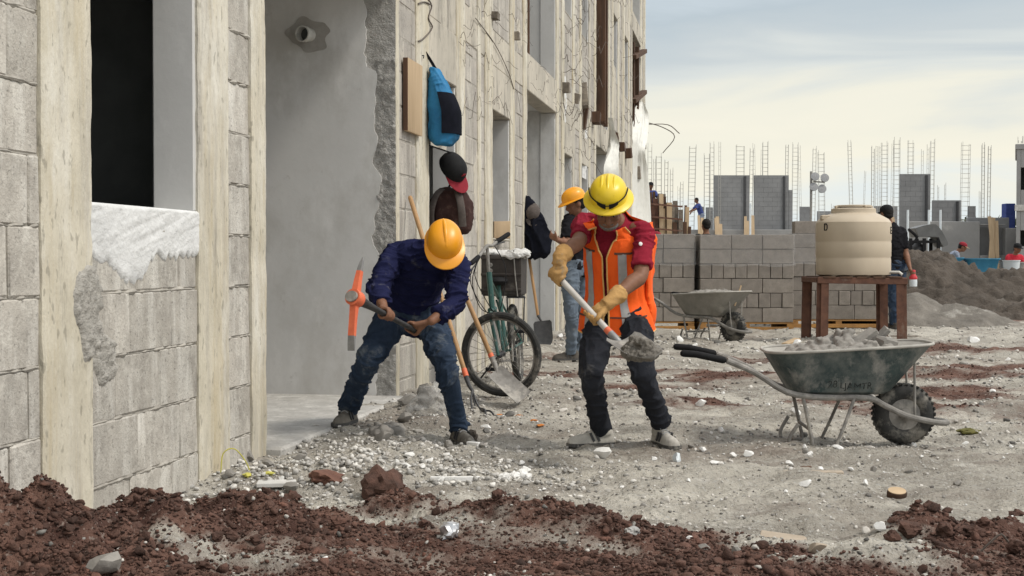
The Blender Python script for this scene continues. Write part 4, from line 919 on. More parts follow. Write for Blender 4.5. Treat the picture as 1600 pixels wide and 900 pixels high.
# shovel
sh = thing('shovel', 'shovel heaped with grey earth held by the man in the orange vest', 'shovel', SBk)
MB().tube([SA - STd * .03, lerp(SA, SBk, .5), lerp(SA, SBk, .86)], .016, n=14, rcap=True).build('handle', 'alloy', sh)
MB().tube([lerp(SA, SBk, .80), lerp(SA, SBk, .87)], .0175, n=14).build('orange_band', 'orange_paint', sh)
bt = at(1024, 562, 6.45); bdir = (bt - SBk).normalized(); bup = V((-.10, -.16, 1)); bup = (bup - bdir * bup.dot(bdir)).normalized(); bsd = bdir.cross(bup)
MB().tube([(lerp(SA, SBk, .86), .0185), (lerp(SA, SBk, .95), .019), (SBk + STd * .01, .017), (SBk + bdir * .05 + STd * .02, .012)], n=14, sub=3).build('socket', 'steel', sh)
def blade(mb, c, d, up, sd, ln, wd, dish=.03, th=.003, square=False):
    n, m = 12, 14; v = []; f = []
    for lay in (0, 1):
        for i in range(n + 1):
            t = i / n; w_ = wd * ((1. if t < .62 else math.sqrt(max(.0004, 1 - ((t - .62) / .38) ** 2))) if not square else 1 + .06 * t)
            if t < .06: w_ *= .82
            for j in range(m + 1):
                x = (j / m - .5) * 2; v.append(c + d * ln * t + sd * w_ * x + up * (dish * x * x * (1 - .4 * t) + .02 * (1 - t) ** 2 + lay * th))
    K = (n + 1) * (m + 1)
    for i in range(n):
        for j in range(m):
            a = i * (m + 1) + j; f.append((a, a + 1, a + m + 2, a + m + 1)); f.append((K + a, K + a + m + 1, K + a + m + 2, K + a + 1))
    E = [i * (m + 1) for i in range(n + 1)] + [n * (m + 1) + j for j in range(1, m + 1)] + [i * (m + 1) + m for i in range(n - 1, -1, -1)] + [j for j in range(m - 1, 0, -1)]
    for a, b in zip(E, E[1:] + E[:1]): f.append((a, b, K + b, K + a))
    return mb.add(v, f)
BC = SBk + STd * .012
blade(MB(), BC, bdir, bup, bsd, .29, .098, .03).build('blade', 'dirty_steel', sh)
mb = MB(); cc = BC + bdir * .18
for k in range(30):
    a, r_ = random.random() * 6.28, math.sqrt(random.random()); mb.ell(cc + bdir * .085 * r_ * math.cos(a) + bsd * .07 * r_ * math.sin(a) + bup * (.02 + .075 * (1 - r_) * random.random()), [random.uniform(.012, .030)] * 3, None, 8, 6)
mb.ell(cc + bup * .01, (.10, .10, .035), Matrix((bdir, bsd, bup)).transposed(), 14, 8)
fuse('earth_load', mb, .006, 'grey_sand', None, 0, lambda P: .011 * fbm3(P * 50, 3, 5), label='lump of grey earth heaped on the raised shovel blade', cat='earth')

# --- man in black behind, in an orange hat
J3 = JJ(pelvis=(900, 416, 13.4), waist=(901, 393, 13.4), chest=(901, 362, 13.38), neck=(901, 335, 13.34), head=(899, 318, 13.28), hipL=(890, 424, 13.3), kneeL=(893, 492, 13.2), ankL=(893, 550, 13.32),
        hipR=(908, 424, 13.5), kneeR=(905, 492, 13.5), ankR=(903, 550, 13.6), shL=(889, 345, 13.25), elL=(886, 380, 13.1), wrL=(873, 376, 12.95), shR=(914, 345, 13.52), elR=(915, 382, 13.4), wrR=(890, 384, 13.05))
J3.update(fwd=V((-1, -.5, 0)), hup=V((-.32, -.15, .93)), hfwd=V((-.93, -.25, -.32)))
plant(J3, 'L', -.17, -.04); plant(J3, 'R', -.16, -.05)
w3, q3, R3, _ = person('man in black shirt and light jeans standing by the entry in an orange hard hat', J3, .97, 'black_shirt', 'jeans_light', 'dark_shoe', .5, .010, 11,
                       {'L': lambda mb, w_: open_hand(mb, w_, (-.7, .4, .45), (.3, .6, .4), .97, .9), 'R': lambda mb, w_: open_hand(mb, w_, (-.8, .2, .35), (.1, .5, .6), .97, .8)})
hard_hat(w3, q3(0, .0, .050), J3['hup'], J3['hfwd'], .88, 'hat_orange')

# --- man with the bottle by the tank, seen from behind
J4 = JJ(pelvis=(1400, 414, 18.9), waist=(1398, 396, 18.9), chest=(1395, 372, 18.88), neck=(1388, 347, 18.85), head=(1385, 334, 18.83), hipL=(1392, 420, 18.9), kneeL=(1394, 465, 18.85), ankL=(1396, 507, 18.9),
        hipR=(1406, 420, 18.95), kneeR=(1404, 465, 18.9), ankR=(1402, 507, 19.0), shL=(1376, 358, 18.8), elL=(1378, 390, 18.7), wrL=(1384, 412, 18.55), shR=(1409, 362, 18.9), elR=(1415, 394, 18.85), wrR=(1422, 420, 18.7))
J4.update(fwd=V((-.3, 1, 0)), hup=V((-.05, .1, 1)), hfwd=V((-.4, 1, -.1)), wide=.9)
plant(J4, 'L', -.08, .16); plant(J4, 'R', .02, .16)
BT = at(1427, 428, 18.62)
w4, q4, R4, _ = person('man in black shirt and black cap standing with his back turned beside the water tank', J4, .98, 'black_shirt', 'jeans', 'dark_shoe', .5, .012, 15,
                       {'L': lambda mb, w_: open_hand(mb, w_, (.1, .3, -1), (0, 1, 0), .98, .5), 'R': lambda mb, w_: grip(mb, BT + V((0, 0, .02)), V((0, 0, 1)), w_, .98, .02, .009, 1)})
def cap(root, q, Rm, s, mat, mat2=None):
    mb = MB(); rings = []
    for zf, rf_ in [(.0, 1.), (.35, .98), (.62, .87), (.84, .62), (.96, .32), (1., .05)]: rings.append([q(.088 * rf_ * math.cos(a), -.006 + .107 * rf_ * math.sin(a), .035 + .095 * zf) for a in np.linspace(0, 2 * math.pi, 25)[:-1]])
    c = mb.loft(rings).build('cap', mat, root, smooth=.9)
    vb = MB(); n = 12; top = []; 
    A = [q(.082 * math.cos(a), -.006 + .100 * math.sin(a), .040) for a in np.linspace(.25, math.pi - .25, n)]; B = [q(.080 * math.cos(a), .06 + .115 * math.sin(a), .028) for a in np.linspace(.25, math.pi - .25, n)]
    dn = Rm @ V((0, 0, -.005)); v = A + B + [p + dn for p in A] + [p + dn for p in B]; f = []
    for i in range(n - 1): f += [(i, i + 1, n + i + 1, n + i), (2 * n + i, 3 * n + i, 3 * n + i + 1, 2 * n + i + 1), (n + i, n + i + 1, 3 * n + i + 1, 3 * n + i)]
    vb.add(v, f).build('visor', mat2 or mat, c)
    return c
cap(w4, q4, R4, .98, 'black')
bo = thing('drink_bottle', 'red capped clear bottle hanging from the hand of the man by the tank', 'bottle', BT - V((0, 0, .17)))
MB().lathe([(.005, -.17), (.05, -.17), (.053, -.12), (.05, -.06), (.03, -.02), (.022, .01)], BT, None, 18).build('body', 'white_bucket', bo)
MB().lathe([(.051, -.075), (.054, -.07), (.054, -.045), (.035, -.015), (.03, .0), (.03, .05), (.02, .055)], BT, None, 18).build('cap', 'red_plastic', bo)

# --- people further off
def standing(label, px, py_head, Y, zbase, yaw, bend, shirt, pants, s=1., capm=None, seed=1, hairm='hair', reach=None):
    """figure whose head is at the pixel; feet on zbase; yaw = facing (0 = towards camera, 90 = image right)"""
    hd = at(px, py_head, Y); f = V((math.sin(R(yaw)), -math.cos(R(yaw)), 0)); r = V((f.y, -f.x, 0)) * -1; up = V((0, 0, 1))
    leg = max(.55, min(.88, (hd.z - zbase - .78 * math.cos(bend) * s))); pel = hd - f * math.sin(bend) * .72 * s - up * math.cos(bend) * .70 * s; pel.z = hd.z - math.cos(bend) * .70 * s
    sp = (f * math.sin(bend) + up * math.cos(bend)).normalized()
    J = dict(pelvis=pel, waist=pel + sp * .14 * s, chest=pel + sp * .34 * s, neck=pel + sp * .55 * s, head=hd, fwd=f, hup=(sp + up).normalized(), hfwd=(f * 1.2 - up * .2).normalized())
    for k, sg in (('L', -1), ('R', 1)):
        J['hip' + k] = pel + r * sg * .09 * s - up * .03; an = V((J['hip' + k].x, J['hip' + k].y, zbase + .09)) + r * sg * .06
        J['ank' + k] = an; J['knee' + k] = lerp(J['hip' + k], an, .5) + f * .05; J['toe' + k] = an + f * .16; J['toe' + k].z = zbase
        J['sh' + k] = pel + sp * .47 * s + r * sg * .185 * s; dn = (f * (.9 if reach else .25) - up).normalized()
        J['el' + k] = J['sh' + k] + dn * .27 * s + r * sg * .03; J['wr' + k] = J['el' + k] + ((f * (1.2 if reach else .5) - up * .7).normalized()) * .24 * s
    hd_ = lambda mb, w_: open_hand(mb, w_, f * .5 - up, -r, s, .5)
    root, q, Rm, _ = person(label, J, s, shirt, pants, 'dark_shoe', .5, .018, seed, {'L': hd_, 'R': hd_}, hair=hairm)
    if capm: cap(root, q, Rm, s, *capm)
    return root
DECK = 2.30
standing('hooded man in black behind the wrapped block pallets, only his head showing', 1103, 352, 25.5, 0., 200, .05, 'black_shirt', 'jeans_dark', 1., None, 21)
standing('person in dark red top half hidden behind the left end of the block pallets', 1026, 372, 26., 0., 160, .3, 'red_shirt', 'jeans_dark', 1., ('cap_red',), 22)
standing('man in blue shirt on the far deck leaning over a machine', 1088, 313, 63., DECK, -80, .35, 'blue_shirt', 'grey_shirt', 1.0, None, 23, reach=1)
standing('man in navy shirt up on the timber shuttering by the building end', 1017, 290, 47., DECK, 20, .2, 'blue_shirt', 'jeans_dark', 1., ('black',), 24, reach=1)
standing('man in grey shirt and red cap with pale visor bending behind the dark sand heap', 1504, 386, 34., 0., 80, .75, 'grey_shirt', 'jeans', 1., ('cap_red', 'wood_pale'), 25)
standing('man in bright red shirt bending at the corner of the right hand building', 1590, 388, 33., 0., 20, .45, 'scarlet_shirt', 'jeans_dark', 1., ('black',), 26)
# ------------------------------------------------------------------ bicycle against the building
def wheel(root, c, n, r, tyre_r, spokes=28, name='wheel'):
    Rm = frame(n, V((0, 0, 1))); w_ = MB().torus(c, r - tyre_r, tyre_r, Rm, 48, 10).build(name, 'rubber', root)
    MB().torus(c, r - tyre_r * 2.1, .009, Rm, 40, 6).build('rim', 'dirty_steel', w_)
    sp = MB()
    for k in range(spokes):
        a = 2 * math.pi * k / spokes; a2 = a + (.5 if k % 2 else -.5); sp.tube([c + Rm @ V((.02 * math.cos(a2), .02 * math.sin(a2), .025 * (1 if k % 4 < 2 else -1))), c + Rm @ V(((r - tyre_r * 2.2) * math.cos(a), (r - tyre_r * 2.2) * math.sin(a), 0))], .0016, n=4)
    sp.build('spokes', 'dirty_steel', w_); MB().lathe([(.012, -.055), (.024, -.035), (.016, -.02), (.016, .02), (.024, .035), (.012, .055)], c, Rm, 14).build('hub', 'dark_steel', w_)
    return w_
hf = at(783, 556, 9.86); hf.z = .312 + H1(hf.x, hf.y); hr = V((.03, 10.92, 0)); hr.z = .312 + H1(hr.x, hr.y)
bike = thing('bicycle', 'old green bicycle with a dark crate on its rack parked along the building', 'bicycle', (hf.x, hf.y, 0))
nf_ = V((.36, .93, .10)).normalized(); wheel(bike, hf, nf_, .312, .026)
fd = (hr - hf).normalized(); nr_ = V((fd.y, -fd.x, .10)).normalized(); wheel(bike, hr, nr_, .312, .026)
ht, hb = at(764, 432, 9.98), at(769, 482, 9.93); bb = lerp(hf, hr, .58); bb.z = .30; bb.x -= .03; st_ = V((bb.x - .06, bb.y + .16, .80)); rr_ = lerp(hr, hr, 0)
fr = MB(); fr.tube([ht + V((0, 0, .03)), hb], .021, n=10); fr.tube([lerp(ht, hb, .85), bb], .018, n=10); fr.tube([lerp(ht, hb, .1), st_ - V((0, 0, .1))], .016, n=10); fr.tube([st_, bb], .016, n=10)
for sg in (-1, 1):
    off = V((.05 * sg, 0, 0)); fr.tube([bb + off * .5, hr + off], .010, n=8); fr.tube([st_ - V((0, 0, .12)) + off * .3, hr + off], .009, n=8)
fr.build('frame', 'bike_green', bike)
fk = MB()
for sg in (-1, 1): fk.tube([hb + nf_ * .02 * sg, lerp(hb, hf, .15) + nf_ * .055 * sg, lerp(hb, hf, .6) + nf_ * .055 * sg, hf + nf_ * .058 * sg], .013, n=8, sub=3)
fk.tube([lerp(hb, hf, .02) - nf_ * .05, lerp(hb, hf, .02) + nf_ * .05], .018, n=8); fk.build('fork', 'bike_green', bike)
sm_ = at(761, 384, 9.97); MB().tube([ht, lerp(ht, sm_, .6), sm_], .0125, n=10, sub=2).build('stem', 'dirty_steel', bike)
gA, gB = at(794, 366, 10.22), at(737, 411, 9.72)
MB().tube([at(776, 378, 10.12), at(768, 384, 10.0), sm_, at(754, 393, 9.9), at(747, 402, 9.8)], .0125, n=10, sub=3).build('handlebar', 'dirty_steel', bike)
MB().tube([gA, at(776, 378, 10.12)], .018, n=10, rcap=True).build('grip', 'black', bike); MB().tube([gB, at(747, 402, 9.8)], .018, n=10, rcap=True).build('grip', 'black', bike)
MB().tube([at(752, 398, 9.86), at(744, 412, 9.8), at(736, 422, 9.7)], .006, n=6, sub=2).build('brake_lever', 'dark_steel', bike); MB().tube([at(772, 384, 10.06), at(780, 380, 10.12), at(788, 378, 10.2)], .006, n=6, sub=2).build('brake_lever', 'dark_steel', bike)
cb = MB()
for pts in ([(748, 400, 9.82), (738, 440, 9.8), (750, 480, 9.85), (768, 490, 9.9)], [(772, 382, 10.05), (790, 420, 9.95), (785, 470, 9.9), (775, 500, 9.9)], [(750, 398, 9.85), (742, 430, 9.75), (760, 470, 9.8), (780, 500, 9.95)], [(757, 392, 9.93), (735, 430, 9.9), (745, 465, 10.0), (770, 500, 10.2)]): cb.tube([at(*p) for p in pts], .0035, n=5, sub=5)
cb.build('brake_cables', 'black', bike)
MB().ell(st_ + V((0, 0, .03)), (.075, .13, .035), None, 14, 8).build('saddle', 'black', bike)
cw = MB(); cw.torus(bb + V((.05, 0, 0)), .085, .006, frame((1, -.05, 0)), 30, 6); cw.tube([bb + V((.05, 0, 0)), bb + V((.07, -.06, .15))], .009, n=6); cw.tube([bb - V((.05, 0, 0)), bb + V((-.07, .06, -.15))], .009, n=6); cw.build('crankset', 'dirty_steel', bike)
for sg, z_ in ((1, .15), (-1, -.15)): MB().box(bb + V((.115 * sg, -.06 * sg, z_)), (.09, .075, .025), None, .006).build('pedal', 'black', bike)
MB().tube([lerp(bb, hr, .15) + V((-.03, 0, 0)), V((hf.x - .22, hr.y - .25, H1(hf.x - .22, hr.y - .25)))], .008, n=6).build('kickstand', 'dark_steel', bike)
rk = MB(); rz_ = .70
for sg in (-1, 1): rk.tube([V((hr.x + .07 * sg, hr.y - .28, rz_)), V((hr.x + .07 * sg, hr.y + .2, rz_))], .006, n=6); rk.tube([V((hr.x + .07 * sg, hr.y + .1, rz_)), hr + V((.06 * sg, 0, 0))], .006, n=6)
for y_ in (-.25, -.1, .05, .18): rk.tube([V((hr.x - .07, hr.y + y_, rz_)), V((hr.x + .07, hr.y + y_, rz_))], .006, n=6)
rk.build('rack', 'dark_steel', bike)
kc = at(788, 430, 10.86); kc.z = .71; kr = Matrix.Rotation(-.12, 3, 'Z')
crate = thing('plastic_crate', 'dark brown plastic crate strapped on the bicycle rack', 'crate', kc, -.12)
cwid, cdep, chei = .30, .38, .31
for (x, y, dx, dy) in ((0, -cdep / 2, cwid, .014), (0, cdep / 2, cwid, .014), (-cwid / 2, 0, .014, cdep + .012), (cwid / 2, 0, .014, cdep + .012)): MB().box((x, y, chei / 2 + .012), (dx, dy, chei), None, .004).build('side', 'crate', crate, world=False)
MB().box((0, 0, .008), (cwid - .01, cdep, .012)).build('bottom', 'crate', crate, world=False)
for z_ in (.30, .17, .05): MB().box((0, -cdep / 2 - .011, z_), (cwid + .02, .012, .022), None, .004).build('rib', 'crate', crate, world=False)
for x_ in (-.07, -.07): pass
for x_, z_ in ((-.085, .245), (-.085, .20)): MB().lathe([(.018, 0), (.018, .006), (.010, .007), (.010, .001)], (x_, -cdep / 2 - .008, z_), frame((0, -1, 0)), 14).build('badge', 'dirty_steel', crate, world=False)
MB().tube([V((.10, -cdep / 2 - .02, .36)), V((.11, -cdep / 2 - .022, .18)), V((.13, -cdep / 2 - .02, .0))], .005, n=6, sub=3).build('strap', 'dirty_steel', crate, world=False)
mb = MB()
for k in range(26): mb.ell(kc + V((random.uniform(-.15, .16), random.uniform(-.19, .15), .315 + random.uniform(0, .03))), (random.uniform(.05, .08), random.uniform(.05, .08), .026), Matrix.Rotation(random.uniform(-.3, .3), 3, 'X'), 10, 6)
fuse('white_sack', mb, .008, 'sack', None, 2, cloth(.010, 1.2, 4, 1), label='crumpled white sack lying over the crate on the bicycle', cat='sack')

# ------------------------------------------------------------------ tools leaned against wall and bicycle
def leaned(label, a, b, band, name='shovel', hmat='handle_wood'):
    t = thing(name, label, name, (b.x, b.y, 0)); MB().tube([a, lerp(a, b, .5), b], .017, n=12, rcap=True).build('handle', hmat, t)
    if band: MB().tube([lerp(a, b, .955), lerp(a, b, .995)], .0195, n=12).build('orange_band', 'orange_paint', t)
    return t
a, b = at(700, 398, 9.70), at(769, 560, 9.50); t = leaned('wooden handled shovel with grey blade leaned in front of the bicycle wheel', a, b, True)
d = (b - a).normalized(); e = at(776, 588, 9.44)
MB().tube([(b - d * .01, .020), (b + d * .05, .018), (at(776, 578, 9.45), .014), (e, .010)], n=12, sub=3).build('socket', 'dirty_steel', t)
tip = at(818, 623, 9.36); tip.z = max(tip.z, H1(tip.x, tip.y) - .01); bd = (tip - e).normalized(); bu = V((.35, -.85, .55)); bu = (bu - bd * bu.dot(bd)).normalized()
blade(MB(), e - bd * .03, bd, bu, bd.cross(bu), (tip - e).length + .03, .072, .022, .004, True).build('blade', 'dirty_steel', t)
a, b = at(641, 309, 10.0), at(729, 590, 9.30); t = leaned('wooden handled fork leaned against the wall corner behind the man in navy', a, b, True, 'garden_fork')
d = (b - a).normalized(); MB().tube([(b - d * .01, .019), (b + d * .06, .014), (at(739, 612, 9.24), .011)], n=10, sub=2).build('socket', 'dark_steel', t)
for k, (p1, p2, p3) in enumerate([((736, 625), (738, 640), (741, 645)), ((748, 636), (757, 640), (760, 650)), ((745, 640), (765, 642), (773, 655))]):
    q = at(*p3, 9.0); q.z = H1(q.x, q.y); MB().tube([at(738, 610, 9.24), at(*p1, 9.18), at(*p2, 9.08), q], .007, n=8, sub=4).build('tine', 'dark_steel', t)
a = FAC(fpx(822), -.03, 1.05); b = FAC(fpx(821) - .1, -.16, .36); t = leaned('shovel leaned on the column under the hanging dark jacket', a, b, False)
e = FAC(fpx(821) - .12, -.2, .30); bd = V((.12, -.05, -1)).normalized(); bu = V((.3, -.9, 0)); bu = (bu - bd * bu.dot(bd)).normalized(); MB().tube([(b, .018), (e, .012)], n=10).build('socket', 'dark_steel', t); blade(MB(), e, bd, bu, bd.cross(bu), e.z + .01, .11, .02).build('blade', 'dark_steel', t)

# ------------------------------------------------------------------ things hung on the facade
u = fpx(640); bo_ = thing('wooden_board', 'pale plywood offcut fixed to the wall beside the blue bag', 'board', FAC(u, -.03, 1.93), FA)
MB().box((0, 0, .265), (.46, .032, .53), None, .003, .002).build('face', 'wood_pale', bo_, world=False); MB().box((-.232, .002, .265), (.006, .034, .525)).build('edge', 'wood_dark', bo_, world=False)
cB = FAC(fpx(669), -.13, 0); z0, z1 = fz(227, fpx(669)), fz(108, fpx(669)); bag = thing('drawstring_bag', 'blue cloth bag with black panel hanging from the wall by a strap', 'bag', (cB.x, cB.y, z0))
rings = []; 
for t in np.linspace(0, 1, 14):
    wd = .115 * (1 - max(0, (t - .42) / .58) ** 1.6 * .80) * min(1, .55 + t * 5); cx = cB + FI * (.075 * max(0, t - .4) / .6); c = V((cx.x, cx.y, z0 + (z1 - z0) * t)); rings.append(ringe(c, -FI * wd, FD * .15 * (1 - .6 * max(0, t - .5)) , 20, 2.6))
fuse('bag_body', MB().loft(rings), .008, 'bag_blue', bag, 3, cloth(.008, .9, 6, .7))
rings = []
for t in np.linspace(.13, .66, 10):
    wd = .119 * (1 - max(0, (t - .42) / .58) ** 1.6 * .80) * min(1, .55 + t * 5); c = cB + FI * (.075 * max(0, t - .4) / .6); c = V((c.x, c.y, z0 + (z1 - z0) * t)); g0 = -1.45; g1 = .62
    rings.append([c - FI * wd * math.cos(a_) * k + FD * .153 * math.sin(a_) * k for k in (1.05, 1.16) for a_ in (np.linspace(g0, g1, 9) if k < 1.05 else np.linspace(g1, g0, 9))])
pan = MB().loft(rings); pan.build('black_panel', 'bag_black', bag, smooth=1.)
MB().tube([V((cB.x, cB.y, z1 - .02)) + FI * .06, V((cB.x, cB.y, z1 + .06)) + FI * .10 - FD * .05, V((cB.x, cB.y, z1 + .11)) + FI * .125 - FD * .12], .012, n=8, flat=.4, sub=3).build('strap', 'black', bag)
MB().tube([FAC(fpx(657), .02, fz(88, fpx(657))), FAC(fpx(657), -.03, fz(88, fpx(657))), FAC(fpx(656), -.03, fz(92, fpx(656)))], .005, n=6).build('hook', 'dark_steel', bag)
# cap hanging below the bag
cc = FAC(fpx(672) + .15, -.17, fz(260, fpx(676))); capo = thing('baseball_cap', 'black cap with dark red visor hanging below the blue bag', 'cap', cc - V((0, 0, .15)))
upc = V((.55, -.75, .55)).normalized(); fwc = V((.32, -.1, -.95)); fwc = (fwc - upc * fwc.dot(upc)).normalized(); Rc = Matrix((fwc.cross(upc), fwc, upc)).transposed()
qc = lambda x, y, z: cc + Rc @ V((x, y, z - .07)) * 1.25; cobj = cap(capo, qc, Rc, 1., 'black', 'cap_red')
MB().tube([cc + V((-.03, 0, .11)), FAC(fpx(668), .01, fz(226, fpx(668)))], .006, n=6).build('strap', 'black', capo)
mb = MB(); mb.box(qc(0, .09, .105), (.035, .006, .03), Rc, .002); mb.build('badge', 'cap_red', capo)
# backpack on the first sill
cp = at(705, 352, 11.05); cp.z = SILL + .02; pack = thing('backpack', 'brown backpack with grey straps standing on the window sill', 'backpack', cp)
xr = V((.97, -.22, 0)).normalized(); yb = V((.22, .97, 0)); mb = MB()
mb.loft([ringe(cp + V((0, 0, z)), xr * wd, yb * dp, 20, 3) for z, wd, dp in ((0, .12, .07), (.03, .165, .10), (.15, .175, .12), (.26, .165, .11), (.33, .13, .085), (.365, .06, .05))]); fuse('pack_body', mb, .008, 'pack_brown', pack, 3, cloth(.010, .8, 9, 1))
for sg in (-1, 1):
    MB().tube([cp + xr * sg * .06 - yb * .05 + V((0, 0, .355)), cp + xr * sg * .095 - yb * .115 + V((0, 0, .30)), cp + xr * sg * .125 - yb * .145 + V((0, 0, .18)), cp + xr * sg * .13 - yb * .125 + V((0, 0, .05))], .030, n=12, sub=4, flat=.35, up=xr).build('shoulder_strap', 'strap_grey', pack)
MB().tube([cp + xr * -.03 + V((0, 0, .35)), cp + V((0, 0, .40)), cp + xr * .03 + V((0, 0, .35))], .008, n=6, sub=3).build('top_loop', 'black', pack)
# offcuts on the second sill
cw_ = at(784, 361, 13.75); cw_ = FAC(FU(13.85), -.02, SILL + .022); MB().box(cw_ + V((0, 0, .085)), (.17, .24, .17), Matrix.Rotation(.2, 3, 'Z'), .004, .003).build('wood_offcut', 'wood_pale', None, label='pale squared wood offcut on the second window sill', cat='wood', base=cw_)
# dark jacket with a cap hung on the column
cj = FAC(fpx(820), -.10, 0); zt, zl = fz(306, fpx(820)), fz(403, fpx(820)); jk = thing('jacket', 'dark navy jacket hung on the column beside the second entry', 'jacket', (cj.x, cj.y, zl))
rings = []
for t, wd, dp, ox in ((0, .10, .07, .05), (.08, .15, .12, .05), (.3, .165, .13, .04), (.55, .15, .12, .01), (.75, .12, .10, -.03), (.9, .08, .07, -.06), (1, .03, .03, -.075)): rings.append(ringe(V((cj.x + ox, cj.y, zl + (zt - zl) * t)), V((wd, 0, 0)), V((0, dp, 0)), 18))
fuse('cloth', MB().loft(rings), .010, 'bag_black', jk, 2, cloth(.020, .6, 3, .45))
MB().tube([V((cj.x - .075, cj.y, zt - .01)), FAC(fpx(820), .02, zt + .03)], .008, n=6).build('hanger', 'dark_steel', jk)
cc2 = V((cj.x - .01, cj.y - .10, zt - .17)); cp2 = thing('baseball_cap', 'faded dark cap hung over the navy jacket', 'cap', cc2 - V((0, 0, .12)))
Rc2 = Matrix((V((1, 0, 0)), V((0, -.5, -.86)), V((0, -.86, .5)))).transposed(); cap(cp2, lambda x, y, z: cc2 + Rc2 @ V((x, y, z - .09)), Rc2, 1., 'strap_grey')

